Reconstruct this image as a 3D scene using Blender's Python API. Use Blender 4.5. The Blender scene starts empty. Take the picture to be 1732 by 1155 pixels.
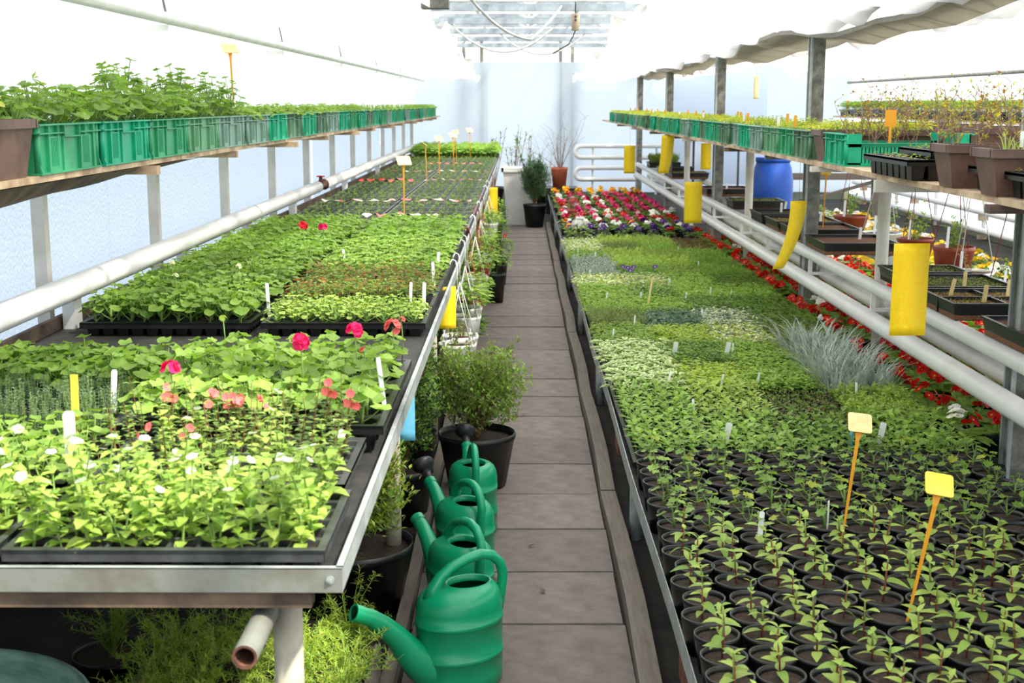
import bpy, math, random
from mathutils import Matrix, Vector, Euler
import numpy as np
R = random.Random(7)
PI = math.pi
SC = bpy.context.scene
COL = SC.collection

# ---------------------------------------------------------------- camera
cd = bpy.data.cameras.new('camera')
cam = bpy.data.objects.new('camera', cd)
COL.objects.link(cam)
cam.location = (0, 0, 1.75)
cam.rotation_euler = (math.radians(90) - math.atan(402.5/2190), 0, 0.00639)
cd.sensor_width = 22.3
cd.lens = 2190/1732*22.3
cd.clip_end = 200
cd.dof.use_dof = True
cd.dof.focus_distance = 5.2
cd.dof.aperture_fstop = 4.5
SC.camera = cam

# ---------------------------------------------------------------- sky and sun
w = bpy.data.worlds.new('sky'); SC.world = w; w.use_nodes = True
bg = w.node_tree.nodes['Background']
bg.inputs[0].default_value = (0.92, 0.96, 1.0, 1)
bg.inputs[1].default_value = 1.4
sd = bpy.data.lights.new('sun', 'SUN'); sd.energy = 7.2; sd.angle = 0.05; sd.color = (1.0, 0.92, 0.78)
so = bpy.data.objects.new('sun', sd); COL.objects.link(so)
so.rotation_euler = Vector((-0.50, 0.34, -0.80)).to_track_quat('-Z', 'Y').to_euler()
so.location = (6, -6, 9)
SC.view_settings.view_transform = 'Standard'
SC.view_settings.look = 'None'
SC.view_settings.exposure = 0.5
SC.view_settings.gamma = 1
SC.view_settings.use_curve_mapping = False
try:
    SC.cycles.use_denoising = True
    SC.cycles.max_bounces = 8; SC.cycles.diffuse_bounces = 5; SC.cycles.glossy_bounces = 3
    SC.cycles.transmission_bounces = 5; SC.cycles.transparent_max_bounces = 12
    SC.cycles.sample_clamp_indirect = 6
    SC.cycles.caustics_reflective = False; SC.cycles.caustics_refractive = False
except Exception:
    pass

# ---------------------------------------------------------------- materials
def lin(c):
    c = c/255.0
    return c/12.92 if c <= 0.04045 else ((c+0.055)/1.055)**2.4
def rgb(r, g, b): return (lin(r), lin(g), lin(b), 1)
MATS = {}
def nt(name):
    m = bpy.data.materials.new(name); m.use_nodes = True
    t = m.node_tree; t.nodes.clear()
    out = t.nodes.new('ShaderNodeOutputMaterial')
    MATS[name] = m
    return m, t, out
def N(t, typ, **k):
    n = t.nodes.new(typ)
    for a, b in k.items(): setattr(n, a, b)
    return n
def noise_mix(t, c1, c2, scale, detail=4, rough=0.6, lo=0.35, hi=0.65, stretch=None):
    tc = N(t, 'ShaderNodeTexCoord')
    nz = N(t, 'ShaderNodeTexNoise'); nz.inputs['Scale'].default_value = scale
    nz.inputs['Detail'].default_value = detail; nz.inputs['Roughness'].default_value = rough
    if stretch:
        mp = N(t, 'ShaderNodeMapping'); mp.inputs['Scale'].default_value = stretch
        t.links.new(tc.outputs['Object'], mp.inputs[0]); t.links.new(mp.outputs[0], nz.inputs['Vector'])
    else:
        t.links.new(tc.outputs['Object'], nz.inputs['Vector'])
    rp = N(t, 'ShaderNodeValToRGB')
    rp.color_ramp.elements[0].position = lo; rp.color_ramp.elements[1].position = hi
    rp.color_ramp.elements[0].color = c1; rp.color_ramp.elements[1].color = c2
    t.links.new(nz.outputs['Fac'], rp.inputs[0])
    return rp.outputs[0], nz.outputs['Fac']
def solid(name, c1, c2=None, scale=12, rough=0.5, metal=0, bump=0, bscale=None, stretch=None, lo=0.35, hi=0.65, spec=0.5, vary=0):
    m, t, out = nt(name)
    p = N(t, 'ShaderNodeBsdfPrincipled')
    p.inputs['Roughness'].default_value = rough; p.inputs['Metallic'].default_value = metal
    p.inputs['Specular IOR Level'].default_value = spec
    c2 = c2 or c1
    col, fac = noise_mix(t, c1, c2, scale, stretch=stretch, lo=lo, hi=hi)
    if vary:
        oi = N(t, 'ShaderNodeObjectInfo'); mr = N(t, 'ShaderNodeMapRange'); mr.inputs[3].default_value = 1-vary; mr.inputs[4].default_value = 1+vary
        hs = N(t, 'ShaderNodeHueSaturation'); t.links.new(oi.outputs['Random'], mr.inputs[0]); t.links.new(mr.outputs[0], hs.inputs['Value']); t.links.new(col, hs.inputs['Color']); col = hs.outputs[0]
    t.links.new(col, p.inputs['Base Color'])
    if bump:
        b = N(t, 'ShaderNodeBump'); b.inputs['Strength'].default_value = bump; b.inputs['Distance'].default_value = 0.004
        if bscale:
            tc = N(t, 'ShaderNodeTexCoord'); n2 = N(t, 'ShaderNodeTexNoise'); n2.inputs['Scale'].default_value = bscale
            t.links.new(tc.outputs['Object'], n2.inputs['Vector']); fac = n2.outputs['Fac']
        t.links.new(fac, b.inputs['Height']); t.links.new(b.outputs[0], p.inputs['Normal'])
    t.links.new(p.outputs[0], out.inputs[0])
    return m
def leafmat(name, c1, c2, tr=0.42, rough=0.45, scale=30):
    m, t, out = nt(name)
    col, fac = noise_mix(t, c1, c2, scale, detail=2, lo=0.3, hi=0.7)
    oi = N(t, 'ShaderNodeObjectInfo')
    mm = N(t, 'ShaderNodeMapRange'); mm.inputs[3].default_value = 0.80; mm.inputs[4].default_value = 1.18
    t.links.new(oi.outputs['Random'], mm.inputs[0])
    hs = N(t, 'ShaderNodeHueSaturation'); t.links.new(col, hs.inputs['Color']); t.links.new(mm.outputs[0], hs.inputs['Value'])
    p = N(t, 'ShaderNodeBsdfPrincipled'); p.inputs['Roughness'].default_value = rough
    p.inputs['Specular IOR Level'].default_value = 0.35
    t.links.new(hs.outputs[0], p.inputs['Base Color'])
    tb = N(t, 'ShaderNodeBsdfTranslucent')
    h2 = N(t, 'ShaderNodeHueSaturation'); h2.inputs['Saturation'].default_value = 1.1; h2.inputs['Value'].default_value = 1.35
    t.links.new(hs.outputs[0], h2.inputs['Color']); t.links.new(h2.outputs[0], tb.inputs[0])
    mx = N(t, 'ShaderNodeMixShader'); mx.inputs[0].default_value = tr
    t.links.new(p.outputs[0], mx.inputs[1]); t.links.new(tb.outputs[0], mx.inputs[2])
    t.links.new(mx.outputs[0], out.inputs[0])
    return m
def film(name, col, transl, transp, bump=None, bscale=60, dif=0.85):
    m, t, out = nt(name)
    d = N(t, 'ShaderNodeBsdfDiffuse'); d.inputs[0].default_value = (dif, dif, dif, 1)
    tb = N(t, 'ShaderNodeBsdfTranslucent'); tb.inputs[0].default_value = col
    mx = N(t, 'ShaderNodeMixShader'); mx.inputs[0].default_value = transl
    t.links.new(d.outputs[0], mx.inputs[1]); t.links.new(tb.outputs[0], mx.inputs[2])
    o = mx.outputs[0]
    if transp > 0:
        tp = N(t, 'ShaderNodeBsdfTransparent'); tp.inputs[0].default_value = (0.95, 0.97, 1, 1)
        m2 = N(t, 'ShaderNodeMixShader'); m2.inputs[0].default_value = transp
        t.links.new(o, m2.inputs[1]); t.links.new(tp.outputs[0], m2.inputs[2]); o = m2.outputs[0]
    if bump:
        tc = N(t, 'ShaderNodeTexCoord')
        vx = N(t, 'ShaderNodeTexVoronoi') if bump == 'bubble' else N(t, 'ShaderNodeTexNoise')
        vx.inputs['Scale'].default_value = bscale
        t.links.new(tc.outputs['Object'], vx.inputs['Vector'])
        b = N(t, 'ShaderNodeBump'); b.inputs['Strength'].default_value = 0.5; b.inputs['Distance'].default_value = 0.01
        t.links.new(vx.outputs[0], b.inputs['Height'])
        t.links.new(b.outputs[0], d.inputs['Normal']); t.links.new(b.outputs[0], tb.inputs['Normal'])
    t.links.new(o, out.inputs[0])
    return m
solid('slab', rgb(100, 90, 85), rgb(136, 124, 117), 11, 0.85, bump=0.45, bscale=70, lo=0.25, hi=0.75, vary=.13)
solid('soil', rgb(30, 21, 16), rgb(66, 48, 37), 90, 0.95, bump=0.8, bscale=160)
solid('soil_dark', rgb(20, 15, 12), rgb(54, 40, 32), 110, 0.95, bump=0.8, bscale=160)
solid('soil_red', rgb(84, 52, 36), rgb(146, 98, 70), 140, 0.95, bump=0.8, bscale=180)
solid('ground', rgb(20, 18, 15), rgb(46, 41, 33), 5, 0.95, bump=0.6, bscale=40)
solid('outside', rgb(120, 128, 110), rgb(150, 155, 140), 1, 0.95)
solid('timber', rgb(96, 87, 79), rgb(134, 123, 111), 5, 0.85, bump=0.4, bscale=40, stretch=(14, 1.2, 14), lo=.2, hi=.8)
solid('timber_dark', rgb(70, 58, 48), rgb(124, 102, 84), 8, 0.85, bump=0.4, bscale=30)
solid('wood', rgb(150, 122, 96), rgb(206, 182, 150), 8, 0.8, bump=0.3, bscale=40)
solid('galv', rgb(142, 148, 148), rgb(188, 194, 192), 14, 0.45, metal=0.3, lo=0.3, hi=0.7)
solid('galv_rust', rgb(112, 106, 94), rgb(142, 144, 136), 9, 0.5, metal=0.3, lo=0.3, hi=0.6)
solid('leg_paint', rgb(150, 140, 124), rgb(186, 178, 162), 10, 0.6)
solid('tie_grey', rgb(136, 146, 154), rgb(168, 178, 186), 10, 0.5)
solid('steel_grey', rgb(92, 92, 86), rgb(140, 138, 128), 16, 0.6, metal=0.2)
solid('rust', rgb(74, 44, 34), rgb(118, 78, 62), 40, 0.8)
solid('white_paint', rgb(224, 223, 218), rgb(238, 237, 233), 5, 0.35, lo=0.2, hi=0.6)
solid('white_plastic', rgb(226, 226, 218), rgb(242, 242, 238), 5, 0.35)
solid('cream_pole', rgb(204, 197, 184), rgb(224, 219, 208), 6, 0.5)
solid('black_plastic', rgb(13, 13, 14), rgb(25, 25, 26), 20, 0.38)
solid('black_mat', rgb(26, 26, 27), rgb(52, 50, 48), 14, 0.75, bump=0.4, bscale=120)
solid('grey_tray', rgb(42, 43, 45), rgb(66, 68, 70), 20, 0.45)
solid('can_green', rgb(6, 146, 100), rgb(14, 158, 110), 9, 0.3)
solid('can_inner_shade', rgb(4, 66, 44), rgb(8, 82, 54), 9, 0.5)  # shade inside can and spout, put into a darker green
solid('rose_black', rgb(28, 29, 31), rgb(48, 49, 52), 30, 0.4)
solid('tub_green', rgb(96, 138, 122), rgb(140, 176, 160), 5, 0.6, stretch=(2, 2, 10))
solid('terracotta', rgb(168, 82, 52), rgb(196, 104, 70), 8, 0.65)
solid('red_plastic', rgb(134, 52, 34), rgb(160, 70, 48), 8, 0.45)
solid('brown_plastic', rgb(84, 62, 54), rgb(116, 86, 74), 8, 0.5)
solid('yellow_card', rgb(238, 200, 12), rgb(248, 216, 24), 6, 0.5)
solid('label_orange', rgb(226, 150, 22), rgb(238, 168, 36), 8, 0.5)
solid('label_face', rgb(228, 200, 130), rgb(242, 218, 160), 30, 0.6)
solid('label_white', rgb(232, 234, 232), rgb(244, 246, 246), 30, 0.5)
solid('label_yellow', rgb(232, 206, 60), rgb(240, 216, 90), 8, 0.5)
solid('ink', rgb(60, 60, 70), None, 8, 0.6)
solid('blue_card', rgb(96, 178, 214), rgb(126, 200, 230), 8, 0.5)
solid('barrel_blue', rgb(22, 72, 168), rgb(34, 92, 196), 3, 0.4)
solid('red_tape', rgb(206, 40, 44), rgb(228, 72, 70), 8, 0.4)
solid('mixed_tape', rgb(224, 214, 206), rgb(206, 70, 66), 5, 0.4, lo=0.5, hi=0.56)
solid('stem_brown', rgb(112, 76, 52), rgb(150, 108, 76), 40, 0.8)
solid('twig', rgb(128, 104, 88), rgb(168, 142, 122), 40, 0.8)
solid('stem_red', rgb(116, 48, 44), rgb(140, 66, 54), 40, 0.7)
solid('box_tan', rgb(176, 160, 136), rgb(190, 174, 150), 10, 0.5)
solid('brick', rgb(120, 74, 58), rgb(160, 110, 90), 12, 0.9)
solid('cable', rgb(196, 192, 186), rgb(214, 212, 208), 10, 0.5)
solid('cord_dark', rgb(70, 68, 66), None, 10, 0.6)

leafmat('green_mid', rgb(106, 142, 56), rgb(146, 176, 84))
leafmat('green_lime', rgb(152, 180, 74), rgb(190, 208, 112))
leafmat('green_bright', rgb(128, 164, 66), rgb(168, 198, 100))
leafmat('green_dark', rgb(84, 116, 56), rgb(116, 146, 80))
leafmat('green_deep', rgb(44, 72, 42), rgb(70, 98, 58))
leafmat('green_olive', rgb(106, 120, 62), rgb(142, 150, 86))
leafmat('green_grey', rgb(106, 128, 100), rgb(140, 160, 130))
leafmat('green_blue', rgb(70, 104, 84), rgb(100, 132, 108))
leafmat('silver', rgb(158, 172, 158), rgb(196, 206, 194), tr=0.2)
leafmat('cream_leaf', rgb(214, 220, 164), rgb(234, 236, 196), tr=0.25)
leafmat('yellow_green', rgb(160, 176, 50), rgb(196, 204, 90))
leafmat('yellow_leaf', rgb(206, 190, 50), rgb(226, 212, 96))
leafmat('brown_leaf', rgb(106, 78, 52), rgb(136, 116, 74))
leafmat('red_leaf', rgb(156, 80, 56), rgb(176, 130, 74))
leafmat('yellow_specks', rgb(246, 220, 30), rgb(252, 232, 64), tr=0.38, scale=60)
leafmat('stem_green', rgb(116, 150, 72), rgb(148, 176, 96), tr=0.15)
for n, a, b in (('magenta', (206, 14, 84), (226, 40, 110)), ('crimson', (190, 16, 40), (214, 34, 52)), ('red_petal', (200, 16, 20), (222, 40, 26)),
                ('coral', (234, 104, 104), (246, 140, 132)), ('white_petal', (240, 240, 234), (250, 250, 248)), ('orange_petal', (236, 140, 16), (246, 170, 30)),
                ('yellow_petal', (238, 196, 20), (248, 214, 50)), ('purple_petal', (62, 34, 120), (92, 56, 156)), ('pink_petal', (196, 28, 110), (220, 60, 140))):
    leafmat(n, rgb(*a), rgb(*b), tr=0.25, rough=0.6)
film('wall_film', (0.63, 0.73, 0.90, 1), 0.76, 0.0, 'bubble', 55, dif=.7)
film('end_film', (0.62, 0.71, 0.86, 1), 0.78, 0.0, 'noise', 3, dif=.7)
film('upper_glare_film', (0.95, 0.97, 1.0, 1), 0.8, 0.1)  # made more transmissive so the upper wall burns out white
film('sun_filter_glass', (.9, .92, .95, 1), 0.95, 0.45)  # haze added to roof glass to hold back direct sun
film('shaded_cloth', (0.56, 0.53, 0.46, 1), 0.6, 0.0, 'noise', 9, dif=.52)  # shaded side of the doubled cloth, put into its grey colour
film('cloth', (0.94, 0.95, 0.96, 1), 0.76, 0.0, 'noise', 9, dif=0.9)
m, t, out = nt('glass')
tp = N(t, 'ShaderNodeBsdfTransparent'); tp.inputs[0].default_value = (0.92, 0.95, 0.95, 1)
gl = N(t, 'ShaderNodeBsdfGlossy'); gl.inputs['Roughness'].default_value = 0.1
mx = N(t, 'ShaderNodeMixShader'); mx.inputs[0].default_value = 0.06
t.links.new(tp.outputs[0], mx.inputs[1]); t.links.new(gl.outputs[0], mx.inputs[2]); t.links.new(mx.outputs[0], out.inputs[0])

# ---------------------------------------------------------------- mesh builder
class MB:
    def __init__(s): s.v = []; s.f = []; s.m = []; s.sm = []; s.mats = []
    def mi(s, name):
        if name not in s.mats: s.mats.append(name)
        return s.mats.index(name)
    def face(s, idx, mat, smooth=False):
        s.f.append(tuple(idx)); s.m.append(s.mi(mat)); s.sm.append(smooth)
    def poly(s, pts, mat, smooth=False):
        b = len(s.v); s.v.extend([tuple(p) for p in pts]); s.face(range(b, b+len(pts)), mat, smooth)
    def box(s, x0, x1, y0, y1, z0, z1, mat):
        b = len(s.v)
        s.v.extend([(x0,y0,z0),(x1,y0,z0),(x1,y1,z0),(x0,y1,z0),(x0,y0,z1),(x1,y0,z1),(x1,y1,z1),(x0,y1,z1)])
        for q in ((0,3,2,1),(4,5,6,7),(0,1,5,4),(1,2,6,5),(2,3,7,6),(3,0,4,7)): s.face([b+i for i in q], mat)
        return s
    def hexa(s, lo, hi, mat):      # lo / hi: 4 points each
        b = len(s.v); s.v.extend([tuple(p) for p in lo]+[tuple(p) for p in hi])
        for q in ((0,3,2,1),(4,5,6,7),(0,1,5,4),(1,2,6,5),(2,3,7,6),(3,0,4,7)): s.face([b+i for i in q], mat)
        return s
    def bar(s, a, c, w, h, mat):   # rectangular bar from a to c
        a = Vector(a); c = Vector(c); d = (c-a).normalized()
        up = Vector((0,0,1)) if abs(d.z) < 0.95 else Vector((0,1,0))
        x = d.cross(up).normalized()*w/2; y = x.cross(d).normalized()*h/2
        return s.hexa([a-x-y, a+x-y, a+x+y, a-x+y], [c-x-y, c+x-y, c+x+y, c-x+y], mat)
    def tube(s, pts, r, mat, n=8, cap=True, flat=1.0):
        pts = [Vector(p) for p in pts]
        rs = r if isinstance(r, (list, tuple)) else [r]*len(pts)
        b0 = len(s.v); px = None
        for i, p in enumerate(pts):
            d = (pts[min(i+1, len(pts)-1)] - pts[max(i-1, 0)]).normalized()
            if px is None:
                up = Vector((0,0,1)) if abs(d.z) < 0.9 else Vector((0,1,0))
                px = d.cross(up).normalized()
            else:
                px = (px - d*px.dot(d)).normalized()
            py = px.cross(d)
            for k in range(n):
                a = 2*PI*k/n
                s.v.append(tuple(p + px*math.cos(a)*rs[i]*flat + py*math.sin(a)*rs[i]))
        for i in range(len(pts)-1):
            for k in range(n):
                k2 = (k+1) % n
                s.face((b0+i*n+k, b0+i*n+k2, b0+(i+1)*n+k2, b0+(i+1)*n+k), mat, True)
        if cap:
            s.face([b0+k for k in range(n)][::-1], mat); s.face([b0+(len(pts)-1)*n+k for k in range(n)], mat)
        return s
    def rings(s, rings, mat, n, cap0=None, cap1=None, smooth=True, mats=None):
        # rings: list of (cx, cy, z, rx, ry)
        b0 = len(s.v)
        for (cx, cy, z, rx, ry) in rings:
            for k in range(n):
                a = 2*PI*k/n; s.v.append((cx+rx*math.cos(a), cy+ry*math.sin(a), z))
        for i in range(len(rings)-1):
            mm = mats[i] if mats else mat
            for k in range(n):
                k2 = (k+1) % n
                s.face((b0+i*n+k, b0+i*n+k2, b0+(i+1)*n+k2, b0+(i+1)*n+k), mm, smooth)
        if cap0: s.face([b0+k for k in range(n)][::-1], cap0)
        if cap1: s.face([b0+(len(rings)-1)*n+k for k in range(n)], cap1)
        return s
    def lathe(s, prof, mat, n=20, c=(0,0,0), cap0=None, cap1=None, mats=None):
        return s.rings([(c[0], c[1], c[2]+z, r, r) for r, z in prof], mat, n, cap0, cap1, mats=mats)
    def leaf(s, p, d, nrm, L, W, mat, fold=0.25, droop=0.3, segs=3, edge=None):
        p = Vector(p); d = Vector(d).normalized(); sd_ = d.cross(Vector(nrm))
        if sd_.length < 1e-4: sd_ = d.cross(Vector((1,0,0)))
        sd_.normalize(); n = sd_.cross(d).normalized()
        if segs <= 1:
            m_ = p + d*L*0.45 - n*droop*L*0.2; e = p + d*L - n*droop*L
            b = len(s.v); s.v.extend([tuple(p), tuple(m_+sd_*W/2+n*fold*W/2), tuple(e), tuple(m_-sd_*W/2+n*fold*W/2)])
            s.face((b, b+1, b+2), mat); s.face((b, b+2, b+3), mat); return
        b = len(s.v); rows = []
        for i in range(segs+1):
            t = i/segs; q = p + d*L*t - n*droop*L*t*t
            wd = W/2*max(0.0, math.sin(PI*min(1, (t*0.86+0.14)))**0.8) if 0 < i < segs else (W*0.04)
            k = len(s.v)
            if edge:
                s.v.extend([tuple(q+sd_*wd+n*fold*wd), tuple(q+sd_*wd*0.6+n*fold*wd*0.6), tuple(q), tuple(q-sd_*wd*0.6+n*fold*wd*0.6), tuple(q-sd_*wd+n*fold*wd)]); rows.append((k, 5))
            else:
                s.v.extend([tuple(q+sd_*wd+n*fold*wd), tuple(q), tuple(q-sd_*wd+n*fold*wd)]); rows.append((k, 3))
        for i in range(segs):
            a, c = rows[i], rows[i+1]
            for j in range(a[1]-1):
                mm = edge if (edge and j in (0, 3)) else mat
                s.face((a[0]+j, c[0]+j, c[0]+j+1, a[0]+j+1), mm, True)
    def round_leaf(s, c, nrm, fwd, Rr, mat, n=12, cup=0.25, scal=0.12, ruf=0.1, rings=1, rnd=R):
        nrm = Vector(nrm).normalized(); fwd = Vector(fwd); fwd = (fwd - nrm*fwd.dot(nrm))
        if fwd.length < 1e-4: fwd = nrm.orthogonal()
        fwd.normalize(); sd_ = nrm.cross(fwd)
        c = Vector(c); b = len(s.v); s.v.append(tuple(c))
        ph = rnd.random()*6
        for q in range(rings):
            fr = (q+1)/rings
            for k in range(n):
                a = 2*PI*k/n
                rr = Rr*fr*(1 - (scal if k % 2 else 0)*fr)
                if k == n//2: rr *= 0.45        # petiole notch
                z = cup*Rr*fr*fr + ruf*Rr*math.sin(3*a+ph)*fr
                s.v.append(tuple(c + fwd*math.cos(a)*rr + sd_*math.sin(a)*rr + nrm*z))
        for k in range(n):
            k2 = (k+1) % n
            s.face((b, b+1+k, b+1+k2), mat, True)
            for q in range(rings-1):
                s.face((b+1+q*n+k, b+1+(q+1)*n+k, b+1+(q+1)*n+k2, b+1+q*n+k2), mat, True)
    def flower(s, c, nrm, Rr, mat, centre='yellow_petal', petals=5, cup=0.2):
        nrm = Vector(nrm).normalized(); x = nrm.orthogonal().normalized(); y = nrm.cross(x); c = Vector(c)
        for k in range(petals):
            a = 2*PI*k/petals; d = x*math.cos(a)+y*math.sin(a); e = -x*math.sin(a)+y*math.cos(a)
            wd = Rr*0.62*5/petals
            s.poly([c, c+d*Rr*0.6+e*wd+nrm*cup*Rr*.6, c+d*Rr+e*wd*.4+nrm*cup*Rr, c+d*Rr-e*wd*.4+nrm*cup*Rr, c+d*Rr*0.6-e*wd+nrm*cup*Rr*.6], mat)
        if centre:
            h = c + nrm*Rr*0.12
            s.poly([h+(x*math.cos(2*PI*k/6)+y*math.sin(2*PI*k/6))*Rr*0.26 for k in range(6)], centre)
    def add(s, o, mtx=None):
        b = len(s.v)
        if mtx is None: s.v.extend(o.v)
        else:
            A = np.array(mtx); V = np.array(o.v)
            s.v.extend(map(tuple, (V @ A[:3, :3].T + A[:3, 3]).tolist()))
        mp = [s.mi(n) for n in o.mats]
        s.f.extend([tuple(i+b for i in f) for f in o.f]); s.m.extend([mp[i] for i in o.m]); s.sm.extend(o.sm)
        return s
    def mesh(s, name):
        me = bpy.data.meshes.new(name)
        me.from_pydata(s.v, [], s.f)
        for n in s.mats: me.materials.append(MATS[n])
        me.polygons.foreach_set('material_index', s.m)
        me.polygons.foreach_set('use_smooth', s.sm)
        me.update()
        return me
def O(name, mesh, parent=None, loc=(0,0,0), rot=(0,0,0), sc=(1,1,1), label=None, kind=None):
    if isinstance(mesh, MB): mesh = mesh.mesh(name)
    o = bpy.data.objects.new(name, mesh); COL.objects.link(o)
    o.location = loc; o.rotation_euler = rot
    o.scale = (sc, sc, sc) if isinstance(sc, (int, float)) else sc
    if parent is not None: o.parent = parent
    if label: o['label'] = label
    if kind: o['kind'] = kind
    return o
def tag(o, label, cat, group=None):
    o['label'] = label; o['category'] = cat
    if group: o['group'] = group
    return o
def thing(name, label, cat, loc=(0,0,0), rz=0, group=None):
    o = bpy.data.objects.new(name, None); COL.objects.link(o)
    o.empty_display_size = 0.05
    o.location = loc; o.rotation_euler = (0, 0, rz)
    return tag(o, label, cat, group)
def struct(o): o['kind'] = 'structure'; return o
def recolour(o, mat, slot=0):
    o.material_slots[slot].link = 'OBJECT'; o.material_slots[slot].material = MATS[mat]
def rv(rnd, a, b): return a + (b-a)*rnd.random()
def X4(loc, rz=0, s=1.0): return Matrix.Translation(loc) @ Matrix.Rotation(rz, 4, 'Z') @ Matrix.Scale(s, 4)
ORD = ['first','second','third','fourth','fifth','sixth','seventh','eighth','ninth','tenth','eleventh','twelfth','thirteenth','fourteenth','fifteenth','sixteenth','seventeenth','eighteenth','nineteenth','twentieth']
ORD += ['twenty-'+o for o in ORD[:9]] + ['thirtieth'] + ['thirty-'+o for o in ORD[:9]] + ['fortieth']
# ================================================================ the setting
# floor: dark ground with the path of concrete slabs
fl = struct(O('floor', MB().box(-1.95, 6.15, -3, 24.4, -0.12, -0.02, 'ground')))
struct(O('ground_outside', MB().box(-40, 40, -30, 60, -0.3, -0.13, 'outside')))
slab = MB()
slab.hexa([(-.366,.004,-.02),(.366,.004,-.02),(.366,.496,-.02),(-.366,.496,-.02)], [(-.361,.009,0),(.361,.009,0),(.361,.491,0),(-.361,.491,0)], 'slab')
slab_me = slab.mesh('paving_slab')
for k in range(35):
    o = O('paving_slab', slab_me, fl, (-0.006+rv(R,-.003,.003), 1.68+.5*k, rv(R,-.003,.004)), (rv(R,-.006,.006), rv(R,-.006,.006), rv(R,-.004,.004)))
# timber kerbs in lengths
def board(y0, y1, x0, x1, h, mat):
    mb = MB(); n = 6
    for i in range(n):
        a, b = y0+(y1-y0)*i/n, y0+(y1-y0)*(i+1)/n
        ja, jb = 0.006*math.sin(a*3.1), 0.006*math.sin(b*3.1)
        mb.hexa([(x0+ja,a,-.12),(x1+ja,a,-.12),(x1+jb,b,-.12),(x0+jb,b,-.12)], [(x0+ja+.004,a,h+ja),(x1+ja-.004,a,h+ja),(x1+jb-.004,b,h+jb),(x0+jb+.004,b,h+jb)], mat)
    return mb
kr = struct(O('trim_1', MB().box(.36, .44, 1.7, 1.72, -.1, .03, 'timber')))
for i, (a, b) in enumerate(((1.72, 5.6), (5.62, 9.7), (9.72, 14.2), (14.22, 18.9))):
    O('kerb_plank', board(a, b, .362+.004*(i % 2), .438, .045, 'timber'), kr)
kl = struct(O('trim_2', MB().box(-.47, -.38, 1.7, 1.72, -.1, .03, 'timber')))
for i, (a, b) in enumerate(((1.72, 5.2), (5.22, 10.0), (10.02, 18.9))):
    O('kerb_plank', board(a, b, -.425, -.375, .03, 'timber'), kl)
# left wall: bubble film on posts
def wavy_wall(x, y0, y1, z0, z1, mat, amp=0.012, ny=60, nz=6, axis='y', seed=1):
    mb = MB(); rr = random.Random(seed); ph = [rr.random()*6 for _ in range(6)]
    for j in range(nz+1):
        for i in range(ny+1):
            u = y0+(y1-y0)*i/ny; z = z0+(z1-z0)*j/nz
            a = amp*(math.sin(u*2.3+ph[0]+z)+.6*math.sin(u*5.1+ph[1])+.5*math.sin(u*9.7+ph[2]-z*2))
            mb.v.append((x+a, u, z) if axis == 'y' else (u, x+a, z))
    for j in range(nz):
        for i in range(ny):
            b = j*(ny+1)+i
            mb.face((b, b+1, b+ny+2, b+ny+1), mat, True)
    return mb
wl = struct(O('wall_left', MB().box(-2.0, -1.93, -3, 24.4, -.1, 0.80, 'outside')))
for i in range(9):
    O('film_panel', wavy_wall(-1.955, -3+3.045*i, -3+3.045*(i+1), .8, 1.56, 'wall_film', .008, 40, 4, seed=i), wl)
    O('upper_glare_panel', wavy_wall(-1.955, -3+3.045*i, -3+3.045*(i+1), 1.56, 2.5, 'upper_glare_film', .006, 40, 4, seed=i), wl)  # glare above the shelf comes from this added brighter film
wb = struct(O('wall_back', MB().box(-2.0, 6.2, 24.45, 24.5, -.1, .12, 'outside')))
for i, (a, b) in enumerate(((-2.0, -.6), (-.6, .75), (.75, 2.15), (2.15, 4.2), (4.2, 6.2))):
    O('film_panel', wavy_wall(24.4, a, b, .12, 2.5, 'end_film', .02 if i < 3 else .05, 40, 8, axis='x', seed=20+i), wb)
for x in (-1.05, -.72, .74, .96): O('frame_post', MB().box(x-.03, x+.03, 24.46, 24.52, 0, 2.9, 'steel_grey'), wb)
wr = struct(O('wall_right', MB().box(6.15, 6.2, -3, 24.4, -.1, .1, 'outside')))
for i in range(9):
    O('film_panel', wavy_wall(6.14, -3+3.045*i, -3+3.045*(i+1), .1, 2.5, 'wall_film', .01, 30, 6, seed=40+i), wr)
# wall behind the photographer
struct(O('wall_front', wavy_wall(-3.0, -2.0, 6.2, 0, 2.5, 'wall_film', .01, 30, 4, axis='x', seed=60)))
# left wall posts
YP = [3.45+1.595*i for i in range(13)]
for y in YP: O('wall_post', MB().box(-1.90, -1.85, y-.025, y+.025, .5, 1.50, 'cream_pole'), wl)

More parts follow.
